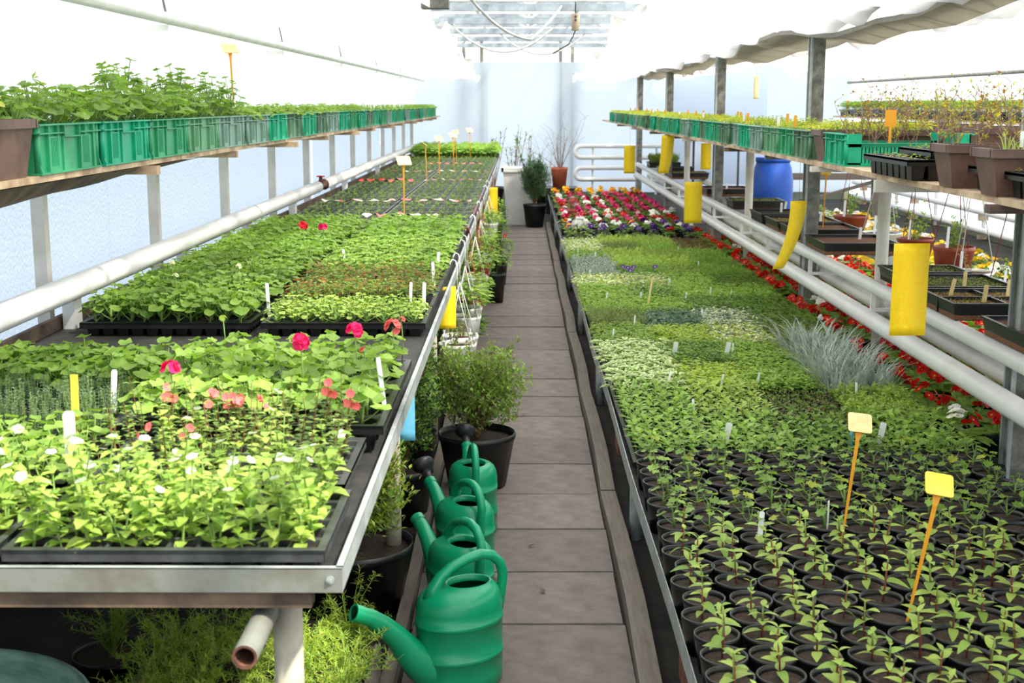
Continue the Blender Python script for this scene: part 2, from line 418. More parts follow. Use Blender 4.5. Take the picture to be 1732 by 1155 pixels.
# glazed roof with rafters, purlins and ties
def roof(x0, xm, x1, ze, zr, y0, y1, name, ties=True):
    r = struct(O(name, MB().bar((xm, y0, zr), (xm, y1, zr), .06, .08, 'white_paint')))
    pitch = .78; n = int((y1-y0)/pitch)
    for side, xe in ((0, x0), (1, x1)):
        bm = MB(); bm.bar((xe, 0, ze), (xm, 0, zr), .035, .045, 'white_paint'); me = bm.mesh('glazing_bar')
        pm = MB(); pm.poly([(xe, .02, ze+.03), (xm, .02, zr+.03), (xm, pitch-.02, zr+.03), (xe, pitch-.02, ze+.03)], 'glass'); pme = pm.mesh('glass_pane')
        for i in range(n+1):
            O('glazing_bar', me, r, (0, y0+i*pitch, 0))
            yp = y0+i*pitch
            if i < n: recolour(O('glass_pane', pme, r, (0, yp, 0)), 'glass' if 0.0 < yp < 2.3 else 'sun_filter_glass')  # clear panes only where a sun patch should reach the front trays
        for f in (.33, .66):
            O('purlin', MB().bar((xe+(xm-xe)*f, y0, ze+(zr-ze)*f-.05), (xe+(xm-xe)*f, y1, ze+(zr-ze)*f-.05), .05, .06, 'white_paint'), r)
    if ties:
        tm = MB(); tm.bar((x0+.15, 0, ze+.28), (x1-.15, 0, ze+.28), .06, .07, 'tie_grey'); tm.bar((x0+.6, 0, ze+.48), (x1-.6, 0, ze+.48), .05, .05, 'tie_grey')
        tme = tm.mesh('tie_beam')
        sm_ = MB(); sm_.bar((0, 0, ze+.28), (0, 0, zr), .03, .03, 'white_paint'); sm_.bar((.0, 0, ze+.3), (-.55, 0, zr-.35), .025, .025, 'white_paint'); sm_.bar((.0, 0, ze+.3), (.55, 0, zr-.35), .025, .025, 'white_paint')
        sme = sm_.mesh('truss_strut')
        for i in range(12):
            y = y0+1.4+2.15*i
            O('tie_beam', tme, r, (0, y, 0)); O('truss_strut', sme, r, (xm, y, 0))
    return r
roof(-1.98, .1, 2.15, 2.42, 3.45, -3.0, 24.5, 'ceiling')
roof(2.15, 4.15, 6.17, 2.42, 3.45, -3.0, 24.5, 'ceiling_bay', ties=False)
gp = MB(); gp.poly([(-1.98,24.5,2.5),(2.15,24.5,2.5),(.1,24.5,3.45)], 'glass'); struct(O('window_1', gp))
gp = MB(); gp.poly([(2.15,24.5,2.5),(6.17,24.5,2.5),(4.15,24.5,3.45)], 'glass'); struct(O('window_2', gp))
# shade cloths hung under the roof, sagging in folds between wires
def shade(xa, xb, za, zb, y0, y1, name, label, seed, drop_end=.3, sag=.06, mat='cloth', nx=16, ny=150):
    rr = random.Random(seed); ph = [rr.random()*6 for _ in range(8)]
    mb = MB()
    for i in range(ny+1):
        y = y0+(y1-y0)*i/ny; fe = max(0, (y-12)/10)
        for j in range(nx+1):
            s_ = j/nx
            x = xa+(xb-xa)*s_ + .05*math.sin(y*1.3+ph[0])*(1-s_)
            z = za+(zb-za)*s_ - drop_end*fe*(1-s_) - sag*math.sin(PI*s_)
            z += .035*math.sin(y*2.9+ph[1]+s_*5)+.022*math.sin(y*6.1+ph[2]-s_*8)+.018*math.sin(y*10.3+ph[3]+s_*13)
            z += .03*math.sin(y*1.1+ph[4])*(1-s_)
            if j == 0: z -= .05+.04*math.sin(y*4.2+ph[5])
            mb.v.append((x, y, z))
    for i in range(ny):
        for j in range(nx):
            b = i*(nx+1)+j
            mb.face((b, b+1, b+nx+2, b+nx+1), mat, True)
    return tag(O(name, mb), label, 'cloth', None)
shade(-.78, -1.93, 2.62, 2.30, -2.8, 24.3, 'shade_cloth', 'white shade cloth sagging under the roof above the crate shelf on film wall', 1)
shade(.98, 2.12, 2.60, 2.26, -2.8, 24.3, 'shade_cloth', 'white shade cloth sagging under the roof between path and grey posts', 2)
shade(4.0, 2.5, 2.62, 2.20, -2.8, 24.3, 'shade_cloth', 'white shade cloth over the red primulas beyond the grey posts', 3, drop_end=.1)
shade(4.3, 6.12, 2.62, 2.28, -2.8, 24.3, 'shade_cloth', 'white shade cloth above the black trays on the far wall shelf', 4, drop_end=.1)
g = MB()
for i in range(60):
    y = -2+26.2*i/60; y2 = -2+26.2*(i+1)/60
    def gz(yy): return 2.15+.03*math.sin(yy*1.3)+.02*math.sin(yy*3.3)
    za, zb = gz(y), gz(y2)
    wa, wb_ = .10+.20*max(0, math.sin(y*.68+.4)), .10+.20*max(0, math.sin(y2*.68+.4))
    g.hexa([(2.24-wa,y,za+.08),(2.24+wa,y,za+.03),(2.24+wb_,y2,zb+.03),(2.24-wb_,y2,zb+.08)], [(2.24-wa,y,za+.11),(2.24+wa,y,za+.06),(2.24+wb_,y2,zb+.06),(2.24-wb_,y2,zb+.11)], 'shaded_cloth')
tag(O('gathered_cloth', g), 'bunched cloth with shade painted in beige grey, gathered along the gutter over the grey posts', 'cloth')
struct(O('trim_3', MB().box(2.03, 2.29, -3, 24.5, 2.36, 2.44, 'galv')))

# things of the roof: cables, switch box, tie cords
def curve(a, b, sag, n=10):
    a = Vector(a); b = Vector(b)
    return [a+(b-a)*(i/n) - Vector((0,0,sag*4*(i/n)*(1-i/n))) for i in range(n+1)]
tag(O('hanging_cable', MB().tube(curve((-.5,11.3,2.72),(.1,12.4,2.34),.10)+curve((.1,12.4,2.34),(.42,13.45,2.72),.02)[1:], .012, 'cable', 6)), 'pale cable looping down below the roof ties beside the switch box', 'cable')
tag(O('hanging_cable', MB().tube(curve((-.85,15.6,2.7),(.45,15.6,2.69),.35), .014, 'cable', 6)), 'pale cable drooping in a wide loop across the roof opening', 'cable')
tag(O('hanging_cable', MB().tube(curve((.9,17.75,2.7),(-.3,17.75,2.69),.30), .013, 'cable', 6)), 'thin white cable drooping at the far end of the roof opening', 'cable')
sb = thing('switch_box', 'tan pendant switch box with two dark buttons hanging under the roof', 'switch', (.49, 11.9, 2.39))
bx = MB(); bx.rings([(0,0,0,.025,.02),(0,0,.006,.034,.028),(0,0,.14,.04,.03),(0,0,.15,.036,.026)], 'box_tan', 12, 'box_tan', 'box_tan'); O('housing', bx, sb)
for z in (.09, .12): O('button', MB().tube([(0,-.025,z),(0,-.038,z)], .011, 'cord_dark', 8), sb)
O('cord', MB().tube([(0,0,.15),(.0,0,.25),(.0,0,.42)], .006, 'cord_dark', 6), sb)
O('tail_cord', MB().tube([(0,0,0),(-.02,0,-.05),(-.06,0,-.12),(-.2,0,-.2)], .006, 'cord_dark', 6), sb)
tag(O('winch_motor', MB().box(-.86,-.62,11.5,11.7,2.56,2.66,'steel_grey').box(-.62,.9,11.57,11.63,2.62,2.66,'white_paint').box(-.8,-.74,11.55,11.65,2.66,2.95,'steel_grey')), 'grey winch motor with a white drive rod across the roof opening', 'motor')

# ================================================================ pipes, posts and poles
def pipe(pts, r, label, mat='white_paint', name='heating_pipe', n=14):
    return tag(O(name, MB().tube(pts, r, mat, n)), label, 'pipe')
lp = thing('heating_pipe', 'thick white heating pipe along the film wall behind the bench', 'pipe', (-1.73, 0, 1.05))
O('pipe_run', MB().tube([(0,2.2,0),(0,11.1,0)], .048, 'white_paint', 16), lp)
O('pipe_run', MB().tube([(0,11.45,0),(0,21.5,0)], .048, 'white_paint', 16), lp)
O('joint', MB().tube([(0,11.1,0),(0,11.12,0),(0,11.43,0),(0,11.45,0)], [.05,.03,.03,.05], 'rust', 10), lp)
for y in (3.0, 5.0, 6.7, 8.3, 10, 13, 16, 19): O('pipe_bracket', MB().box(-.13,-.02,y-.015,y+.015,-.075,-.045,'cream_pole').box(-.05,.0,y-.04,y+.04,-.22,-.05,'white_paint'), lp)
v = thing('valve', 'small rusty valve with red handwheel on the white wall pipe', 'valve', (-1.73, 11.28, 1.05))
O('body', MB().lathe([(.02,0.02),(.028,.035),(.016,.05),(.016,.075)], 'rust', 10), v)
O('handwheel', MB().lathe([(.034,.075),(.038,.08),(.034,.085)], 'red_tape', 12, cap0='red_tape', cap1='red_tape'), v)
ep = thing('overhead_pipe', 'slim cream pipe under the eave above the crate shelf', 'pipe', (-1.75, 0, 2.165))
O('pipe_run', MB().tube([(0,1.5,0),(0,23.8,0)], .03, 'white_plastic', 12), ep)
for y in (3.4, 6.6, 9.8, 13, 16.2, 19.4): O('hanger', MB().tube([(-.01,y,.03),(-.03,y,.14)], .006, 'steel_grey', 6).box(-.13,.0,y-.01,y+.01,-.06,-.03,'white_paint'), ep)
pipe([(2.03,2.2,.52),(2.03,22.9,.52)], .05, 'white heating pipe beside the herb trays, the lower one nearest the path')
pipe([(2.27,2.2,.505),(2.27,22.9,.505)], .05, 'white heating pipe running just behind the lower front pipe')
pipe([(2.06,2.2,.70),(2.06,22.9,.70)], .04, 'white upper pipe carrying the black seed trays, on the path side')
pipe([(2.52,2.2,.70),(2.52,22.9,.70)], .04, 'white upper pipe carrying the far side of the black seed trays')
for i, y in enumerate((4.0, 7.45, 9.1, 10.7, 12.0, 13.7, 15.2, 16.8, 18.5, 20.4)):
    tag(O('pipe_strut', MB().box(2.035,2.06,y-.012,y+.012,.56,.67,'white_paint').box(2.06,2.27,y-.012,y+.012,.56,.58,'white_paint')), 'short white strut between the front pipes, %s from the near end' % ORD[i], 'strut', 'struts of the white pipes')
loopA = [(2.9,24.2,.975)]+[(1.12,24.2,.975)]+[(1.12-.1*math.sin(a),24.2,.87+.105*math.cos(a)) for a in [PI*k/8 for k in range(1,8)]]+[(1.12,24.2,.765),(2.9,24.2,.765)]
loopB = [(x, y, z-.40) for x, y, z in loopA]
for lp_, nm in ((loopA,'upper'),(loopB,'lower')):
    pipe(lp_, .042, 'white pipe bent into a U on the end wall, the %s loop' % nm)
tag(O('pipe_stand', MB().box(1.32,1.36,24.22,24.27,-.02,1.02,'white_paint')), 'white upright holding the looped pipes at their bends', 'stand')
tag(O('pipe_stand', MB().box(2.5,2.54,24.22,24.27,-.02,1.02,'white_paint')), 'white upright holding the looped pipes near the grey post', 'stand')
for z, nm in ((.36,'upper'),(.12,'lower')):
    p_ = thing('wall_pipe', 'pale pipe low along the far side wall, the %s one' % nm, 'pipe', (6.0,0,z))
    O('pipe_run', MB().tube([(0,6,0),(0,23.5,0)], .04, 'white_paint', 12), p_)
    for y in range(8, 24, 3): O('bracket', MB().box(.0,.12,y-.03,y+.03,-.12,-.02,'wood'), p_)
tag(O('overhead_pipe', MB().tube([(5.9,6,2.12),(5.9,23.8,2.12)], .025, 'steel_grey', 10)), 'slim grey pipe under the far eave above the black trays', 'pipe')
for i, y in enumerate((5.45, 9.62, 14.2, 19.0, 23.7)):
    p_ = thing('steel_post', 'grey square steel post between the pipes, %s from the near end' % ORD[i], 'post', (2.155, y, 0), group='grey steel posts')
    O('shaft', MB().box(-.045,.045,-.05,.05,-.05,2.3,'steel_grey'), p_)
    O('flange', MB().box(-.06,-.045,-.052,-.035,-.05,2.28,'galv').box(-.06,-.045,.035,.052,-.05,2.28,'galv'), p_)
for i, y in enumerate((3.1, 7.75, 12.35, 17.0)):
    p_ = thing('support_pole', 'round white pole holding up the upper shelf, %s from the near end' % ORD[i], 'pole', (2.17, y, 0), group='white shelf poles')
    O('tube', MB().tube([(0,0,-.02),(0,0,1.46)], .038, 'cream_pole', 14), p_)
    O('arm', MB().box(-.72,.62,-.02,.02,1.425,1.46,'steel_grey'), p_)
# ================================================================ plants (meshes shared by many copies)
def dirv(az, el): return Vector((math.cos(az)*math.cos(el), math.sin(az)*math.cos(el), math.sin(el)))
def geranium_parts(rnd, h, nleaf, spread, rl, top=True):
    # stem mesh + list of (leaf centre, normal, forward, radius)
    st = MB(); lv = []
    hs = h*.55
    st.tube([(0,0,0),(rv(rnd,-.006,.006),rv(rnd,-.006,.006),hs)], [.005,.004], 'stem_green', 5)
    for k in range(nleaf):
        az = 2.4*k+rv(rnd,-.4,.4); f = (k+.5)/nleaf
        b = Vector((0,0,hs*(.15+.85*f)))
        r_ = spread*(1-.75*f)*rv(rnd,.75,1.15)+.004
        z = h*(.42+.58*f)*rv(rnd,.88,1.08)
        c = Vector((math.cos(az)*r_, math.sin(az)*r_, max(z, b.z+.01)))
        st.tube([b, (b+c)/2+Vector((0,0,-.004)), c], [.0024,.002,.0017], 'stem_green', 4, cap=False)
        nr = Vector((math.cos(az)*rv(rnd,.15,.8)*(1-.4*f), math.sin(az)*rv(rnd,.15,.8)*(1-.4*f), 1))
        lv.append((c, nr, Vector((math.cos(az), math.sin(az), 0)), rl*rv(rnd,.7,1.12)*(1-.3*f)))
    return st, lv
def geranium(rnd, h=.11, nleaf=9, spread=.05, rl=.03, mat='green_mid', n=9):
    st, lv = geranium_parts(rnd, h, nleaf, spread, rl)
    for c, nr, fw, r_ in lv: st.round_leaf(c, nr, fw, r_, mat, n, cup=.22, scal=.1, ruf=.12, rnd=rnd)
    return st
def opposite(rnd, h=.11, pairs=4, L=.045, W=.026, mat='green_lime', stem='stem_green', segs=3, lean=.0, taper=.5, droop=.35):
    mb = MB(); lx, ly = rv(rnd,-lean,lean), rv(rnd,-lean,lean)
    mb.tube([(0,0,0),(lx*.5,ly*.5,h*.5),(lx,ly,h)], [.0026,.002,.0015], stem, 4, cap=False)
    az0 = rnd.random()*6
    for k in range(pairs):
        f = (k+1)/pairs; z = h*(.22+.78*f) if pairs > 1 else h
        for sgn in (0, PI):
            az = az0+k*PI/2+sgn+rv(rnd,-.3,.3); l = L*(1-(1-taper)*f)*rv(rnd,.85,1.15)
            d = dirv(az, rv(rnd,.15,.6)+.4*f)
            mb.leaf((lx*f, ly*f, z), d, (0,0,1), l, l*W/L, mat, .25, droop, segs)
    return mb
def bush(rnd, h=.08, n=26, r=.035, L=.026, W=.016, mat='green_bright', mats=None, segs=1, stems=4, dome=True):
    mb = MB()
    for k in range(stems):
        a = rnd.random()*6.3; mb.tube([(0,0,0),(math.cos(a)*r*.5,math.sin(a)*r*.5,h*.8)], [.0018,.001], 'stem_green', 3, cap=False)
    for k in range(n):
        a = rnd.random()*6.3; q = math.sqrt(rnd.random())*r; z = h*rv(rnd,.5,1.0)*(1-.25*(q/r)**2)
        d = dirv(a+rv(rnd,-.8,.8), rv(rnd,-.2,.45))
        mb.leaf((math.cos(a)*q, math.sin(a)*q, z), d, (0,0,1), L*rv(rnd,.7,1.2), W*rv(rnd,.8,1.15), (mats[k % len(mats)] if mats else mat), .25, .25, segs)
    return mb
def varieg(rnd):
    mb = MB()
    for k in range(15):
        a = rnd.random()*6.3; q = math.sqrt(rnd.random())*.04
        mb.leaf((math.cos(a)*q, math.sin(a)*q, rv(rnd,.045,.085)), dirv(a, rv(rnd,-.1,.4)), (0,0,1), rv(rnd,.03,.045), rv(rnd,.024,.034), 'green_bright', .2, .25, 3, edge='cream_leaf')
    mb.tube([(0,0,0),(0,0,.06)], .003, 'stem_green', 4, cap=False)
    return mb
def ferny(rnd, h=.09, n=10, mat='green_bright', r=.04, ll=.012, per=7):
    mb = MB()
    for k in range(n):
        a = rnd.random()*6.3; q = math.sqrt(rnd.random())*r; tip = Vector((math.cos(a)*q, math.sin(a)*q, h*rv(rnd,.6,1.05)))
        mb.tube([(0,0,0), tip*.55+Vector((0,0,.008)), tip], [.0012,.001,.0006], 'stem_green', 3, cap=False)
        for j in range(per):
            f = .45+.55*j/per; p = tip*f
            mb.leaf(p, dirv(a+rv(rnd,-1.8,1.8), rv(rnd,-.1,.9)), (0,0,1), ll*rv(rnd,1,2), ll*.8, mat, .2, .2, 1)
    return mb
def upright(rnd, h=.10, stems=5, mat='green_grey', r=.02, ll=.010, step=9, stem='stem_green', w=.5):
    mb = MB()
    for k in range(stems):
        a = rnd.random()*6.3; q = r*rnd.random(); hh = h*rv(rnd,.65,1.1)
        b = Vector((math.cos(a)*q*.5, math.sin(a)*q*.5, 0)); t_ = Vector((math.cos(a)*q*1.4, math.sin(a)*q*1.4, hh))
        mb.tube([b, t_], [.0014,.0008], stem, 3, cap=False)
        for j in range(step):
            p = b+(t_-b)*((j+1.5)/(step+1)); az = rnd.random()*6.3
            for sgn in (0, PI): mb.leaf(p, dirv(az+sgn, .5), (0,0,1), ll*rv(rnd,.8,1.3), ll*w, mat, .2, .1, 1)
    return mb
def blades(rnd, n=26, h=.25, r=.10, wd=.011, mat='silver'):
    mb = MB()
    for k in range(n):
        a = rnd.random()*6.3; q = math.sqrt(rnd.random())*r; hh = h*rv(rnd,.6,1.1); out_ = rv(rnd,.03,.15)*h/.25
        b = Vector((math.cos(a)*q*.5, math.sin(a)*q*.5, 0)); d = Vector((math.cos(a), math.sin(a), 0)); sdv = Vector((-d.y, d.x, 0))*wd/2
        pr = None
        for i in range(5):
            t = i/4; p = b+d*(q*.5*t+out_*t*t)+Vector((0,0,hh*(t-.28*t*t*t))); ww = sdv*(1-.85*t)
            i0 = len(mb.v); mb.v.extend([tuple(p-ww), tuple(p+ww)])
            if pr is not None: mb.face((pr, pr+1, i0+1, i0), mat, True)
            pr = i0
    return mb
def bacopa(rnd, flowers=1):
    mb = MB(); h = rv(rnd,.11,.18)
    for s_ in range(2):
        a = rnd.random()*6.3; t_ = Vector((math.cos(a)*.035, math.sin(a)*.035, h*rv(rnd,.75,1.1)))
        mb.tube([(0,0,0), t_*.5+Vector((0,0,.01)), t_], [.0025,.002,.0014], 'stem_green', 4, cap=False)
        for k in range(6):
            f = .12+.88*k/5; p = t_*f; az = a+k*PI/2+rv(rnd,-.4,.4)
            for sgn in (0, PI):
                l = rv(rnd,.021,.036)*(1.15-.4*f)
                mb.leaf(p, dirv(az+sgn, rv(rnd,-.1,.6)), (0,0,1), l, l*.85, 'green_lime' if rnd.random() < .75 else 'green_bright', .3, .35, 3)
    if rnd.random() < flowers:
        mb.flower(t_+Vector((0,0,.006)), (rv(rnd,-.6,.6), rv(rnd,-.9,.1), 1), .0105, 'white_petal', 'cream_leaf')
    return mb
def diascia(rnd, fl=True):
    mb = MB()
    for s_ in range(2):
        a = rnd.random()*6.3; hh = rv(rnd,.10,.17); t_ = Vector((math.cos(a)*.03, math.sin(a)*.03, hh))
        mb.tube([(0,0,0), t_*.5, t_], [.0014,.0012,.0008], 'stem_brown', 4, cap=False)
        for k in range(7):
            p = t_*(.1+.8*k/6); az = a+k*PI/2
            for sgn in (0, PI):
                l = rv(rnd,.014,.022); mb.leaf(p, dirv(az+sgn, .3), (0,0,1), l, l*.8, 'green_mid', .25, .2, 2)
    if fl:
        for k in range(4): mb.flower(t_+Vector((rv(rnd,-.014,.014), rv(rnd,-.014,.014), rv(rnd,-.02,.012))), (rv(rnd,-.7,.7), -1, rv(rnd,0,.8)), .0095, 'coral', 'coral')
    return mb
def primula(rnd, cols, lm='green_mid', nl=9, nf=7, L=.085, fr=.019, fh=.075):
    mb = MB()
    for k in range(nl):
        a = 2*PI*k/nl+rv(rnd,-.3,.3); l = L*rv(rnd,.75,1.15)
        mb.leaf((0,0,.012), dirv(a, rv(rnd,.2,.8)), (0,0,1), l, l*.42, lm, .3, .35, 4)
    for k in range(nf):
        a = rnd.random()*6.3; q = .034*math.sqrt(rnd.random()); z = fh*rv(rnd,.75,1.1)
        c = Vector((math.cos(a)*q, math.sin(a)*q, z))
        mb.tube([(0,0,.01), c], .0012, 'stem_green', 3, cap=False)
        mb.flower(c, (math.cos(a)*.7, math.sin(a)*.7-.5, 1), fr*rv(rnd,.85,1.15), cols[k % len(cols)], 'yellow_petal' if cols[0] != 'purple_petal' else 'orange_petal')
    return mb
def shrub(rnd, h, r, n, L, W, mats, base=.1, twigs=14, stem='stem_brown', up=.5, segs=1, squash=1.0):
    st = MB(); fo = MB(); ends = []
    for k in range(twigs):
        a = 2.4*k; el = rv(rnd,.5,1.35); ln = h*rv(rnd,.65,1.05)
        tip = Vector((math.cos(a)*r*rv(rnd,.3,1), math.sin(a)*r*rv(rnd,.3,1), ln))
        m1 = Vector((tip.x*.35, tip.y*.35, ln*.5)); st.tube([(0,0,0), m1, tip], [.006,.004,.0015], stem, 5, cap=False)
        ends.append((m1, tip))
    for k in range(n):
        if k % 3 == 0:
            m1, tip = ends[k % twigs]; p = m1+(tip-m1)*rv(rnd,.1,1.08)
            p = p+Vector((rv(rnd,-1,1), rv(rnd,-1,1), rv(rnd,-1,1)))*r*.12
        else:
            d = Vector((rnd.gauss(0,1), rnd.gauss(0,1), rnd.gauss(0,1))).normalized(); q = rv(rnd,.45,1.0)**.6*(1+.12*math.sin(d.x*7+d.z*5)+.1*math.sin(d.y*9))
            p = Vector((d.x*r*q, d.y*r*q, h*.56+d.z*h*.44*q))
        if p.z < base: p.z = base+rnd.random()*.05
        fo.leaf(p, Vector((rv(rnd,-1,1), rv(rnd,-1,1), rv(rnd,-.2,1)+up)), (0,0,1), L*rv(rnd,.7,1.3), W*rv(rnd,.8,1.2), mats[k % len(mats)], .25, .2, segs)
    return st, fo
def asparagus(rnd, n=30, h=.2, r=.16):
    mb = MB()
    for k in range(n):
        a = rnd.random()*6.3; q = r*rv(rnd,.25,1.0); hh = h*rv(rnd,.45,1.0)
        tip = Vector((math.cos(a)*q, math.sin(a)*q, hh)); mid = Vector((tip.x*.4, tip.y*.4, hh*.75))
        mb.tube([(0,0,0), mid, tip], [.002,.0016,.0007], 'green_lime', 3, cap=False)
        for j in range(32):
            f = rnd.random(); p = mid+(tip-mid)*f if f > .3 else mid*(.5+f*1.66)
            d = Vector((rv(rnd,-1,1), rv(rnd,-1,1), rv(rnd,-.3,1)))
            mb.leaf(p, d, (0,0,1), rv(rnd,.014,.03), .0032, 'yellow_green' if rnd.random() < .45 else 'green_bright', .1, .1, 1)
    return mb
def twiggy(rnd, h=.25, n=6, r=.1, mats=('red_leaf','yellow_green'), nl=30, stem='twig', L=.018, th=.003):
    mb = MB(); tips = []
    for k in range(n):
        a = rnd.random()*6.3; hh = h*rv(rnd,.5,1.1); p = Vector((rv(rnd,-.02,.02), rv(rnd,-.02,.02), 0)); pts = [p]
        d = dirv(a, rv(rnd,.9,1.4))
        for j in range(4):
            d = (d+Vector((rv(rnd,-.35,.35), rv(rnd,-.35,.35), rv(rnd,-.1,.25)))).normalized(); p = p+d*hh/4; pts.append(p)
            if j > 0:
                e = p+dirv(rnd.random()*6.3, .6)*hh*.22; mb.tube([p, e], [th*.5, th*.25], stem, 3, cap=False); tips.append(e)
        mb.tube(pts, [th, th*.85, th*.7, th*.5, th*.3], stem, 4, cap=False); tips += pts[1:]
    for k in range(nl):
        p = tips[rnd.randrange(len(tips))]
        mb.leaf(p, Vector((rv(rnd,-1,1), rv(rnd,-1,1), rv(rnd,-.2,1))), (0,0,1), L*rv(rnd,.7,1.3), L*.5, mats[k % len(mats)], .25, .2, 1)
    return mb
VAR = {}
def variants(key, fn, n=4):
    if key not in VAR: VAR[key] = [fn(random.Random(hash_(key)+i)) for i in range(n)]
    return VAR[key]
def hash_(s): return sum((i+1)*ord(c) for i, c in enumerate(s)) % 9973
MESH = {}
def vmesh(key, fn, n=4):
    k = (key, n)
    if k not in MESH: MESH[k] = [mb.mesh(key) for mb in variants(key, fn, n)]
    return MESH[k]
def carpet(key, fn, nx, ny, w, d, n=4, jit=.25, z=0, smin=.85, smax=1.2):
    # many plants joined into one tray-sized mesh, shared between trays of the kind
    k = ('carpet', key, nx, ny, w, d)
    if k not in MESH:
        vs = variants(key, fn, n); rnd = random.Random(hash_(key)+77); mb = MB()
        for i in range(nx):
            for j in range(ny):
                x = -w/2+w*(i+.5+rv(rnd,-jit,jit))/nx; y = -d/2+d*(j+.5+rv(rnd,-jit,jit))/ny
                mb.add(vs[rnd.randrange(n)], X4((x, y, z), rnd.random()*6.3, rv(rnd,smin,smax)))
        MESH[k] = mb.mesh(key+'_carpet')
    return MESH[k]

# ---------------------------------------------------------------- trays and pots
def tray_mesh(nx, ny, w, d, h, mat='black_plastic', lip=.016, inset=.12, cup=.75, rnd_cells=False):
    k = ('tray', nx, ny, w, d, h, mat, rnd_cells)
    if k in MESH: return MESH[k]
    mb = MB(); so_ = MB()
    cw, cdp = (w-2*lip)/nx, (d-2*lip)/ny; nseg = 12 if rnd_cells else 4
    for i in range(nx):
        for j in range(ny):
            x0 = -w/2+lip+i*cw; y0 = -d/2+lip+j*cdp; cx, cy = x0+cw/2, y0+cdp/2
            if rnd_cells:
                r1 = min(cw, cdp)*.44; r2 = r1*.8
                outer = []; inner = []; bot = []; soil = []
                for q in range(12):
                    a = 2*PI*q/12+PI/12; ca, sa = math.cos(a), math.sin(a); m_ = max(abs(ca), abs(sa))
                    outer.append((cx+ca/m_*cw/2, cy+sa/m_*cdp/2, h)); inner.append((cx+ca*r1, cy+sa*r1, h-.004)); bot.append((cx+ca*r2, cy+sa*r2, 0)); soil.append((cx+ca*r1*.96, cy+sa*r1*.96, h-.02))
            else:
                sx, sy = cw/2*(1-inset), cdp/2*(1-inset)
                sq = ((-1,-1),(1,-1),(1,1),(-1,1))
                outer = [(cx+a*cw/2, cy+b*cdp/2, h) for a, b in sq]; inner = [(cx+a*sx, cy+b*sy, h-.004) for a, b in sq]
                bot = [(cx+a*sx*cup, cy+b*sy*cup, 0) for a, b in sq]; soil = [(cx+a*sx*.96, cy+b*sy*.96, h-.014) for a, b in sq]
            b = len(mb.v); mb.v.extend(outer+inner+bot); q = len(outer)
            for e in range(q):
                f = (e+1) % q
                mb.face((b+e, b+f, b+q+f, b+q+e), mat); mb.face((b+q+e, b+q+f, b+2*q+f, b+2*q+e), mat)
            mb.face([b+2*q+e for e in range(q)], mat)
            so_.poly(soil, 'soil_dark')
    for x0, x1, y0, y1 in ((-w/2,-w/2+lip,-d/2,d/2),(w/2-lip,w/2,-d/2,d/2),(-w/2+lip,w/2-lip,-d/2,-d/2+lip),(-w/2+lip,w/2-lip,d/2-lip,d/2)):
        mb.box(x0, x1, y0, y1, h-.008, h+.001, mat)
    for x0, x1, y0, y1 in ((-w/2,-w/2+.003,-d/2,d/2),(w/2-.003,w/2,-d/2,d/2),(-w/2,w/2,-d/2,-d/2+.003),(-w/2,w/2,d/2-.003,d/2)):
        mb.box(x0, x1, y0, y1, h-.022, h, mat)
    MESH[k] = (mb.mesh('cell_tray'), so_.mesh('soil'))
    return MESH[k]
def make_tray(name, label, cat, loc, nx, ny, w, d, h, mat='black_plastic', rz=0, group=None, rnd_cells=False):
    t_ = thing(name, label, cat, loc, rz, group)
    a, b = tray_mesh(nx, ny, w, d, h, mat, rnd_cells=rnd_cells)
    O('tray', a, t_); O('soil', b, t_)
    return t_
def flat_tray(name, label, loc, w, d, h, soil='soil_red', rz=0, group=None, split=(1, 1), mat='black_plastic'):
    t_ = thing(name, label, 'tray', loc, rz, group)
    mb = MB(); e = .012
    mb.hexa([(-w/2+e,-d/2+e,0),(w/2-e,-d/2+e,0),(w/2-e,d/2-e,0),(-w/2+e,d/2-e,0)], [(-w/2+e,-d/2+e,.004),(w/2-e,-d/2+e,.004),(w/2-e,d/2-e,.004),(-w/2+e,d/2-e,.004)], mat)
    for sx in (-1, 1):
        mb.hexa([(sx*(w/2-e),-d/2+e,0),(sx*(w/2-e)+.003,-d/2+e,0),(sx*(w/2-e)+.003,d/2-e,0),(sx*(w/2-e),d/2-e,0)], [(sx*w/2,-d/2,h),(sx*w/2+.003,-d/2,h),(sx*w/2+.003,d/2,h),(sx*w/2,d/2,h)], mat)
        mb.hexa([(-w/2+e,sx*(d/2-e),0),(w/2-e,sx*(d/2-e),0),(w/2-e,sx*(d/2-e)+.003,0),(-w/2+e,sx*(d/2-e)+.003,0)], [(-w/2,sx*d/2,h),(w/2,sx*d/2,h),(w/2,sx*d/2+.003,h),(-w/2,sx*d/2+.003,h)], mat)
        mb.box(-w/2-.008, w/2+.008, sx*d/2-.008, sx*d/2+.008, h-.004, h+.006, mat)
        mb.box(sx*w/2-.008, sx*w/2+.008, -d/2, d/2, h-.004, h+.006, mat)
    for i in range(1, split[0]): mb.box(-w/2+w*i/split[0]-.006, -w/2+w*i/split[0]+.006, -d/2, d/2, .004, h+.002, mat)
    for j in range(1, split[1]): mb.box(-w/2, w/2, -d/2+d*j/split[1]-.006, -d/2+d*j/split[1]+.006, .004, h+.002, mat)
    O('tray', mb, t_)
    s_ = MB(); nx, ny = split
    for i in range(nx):
        for j in range(ny):
            s_.box(-w/2+w*i/nx+.008, -w/2+w*(i+1)/nx-.008, -d/2+d*j/ny+.008, -d/2+d*(j+1)/ny-.008, .004, h-.014, soil)
    O('soil', s_, t_)
    return t_
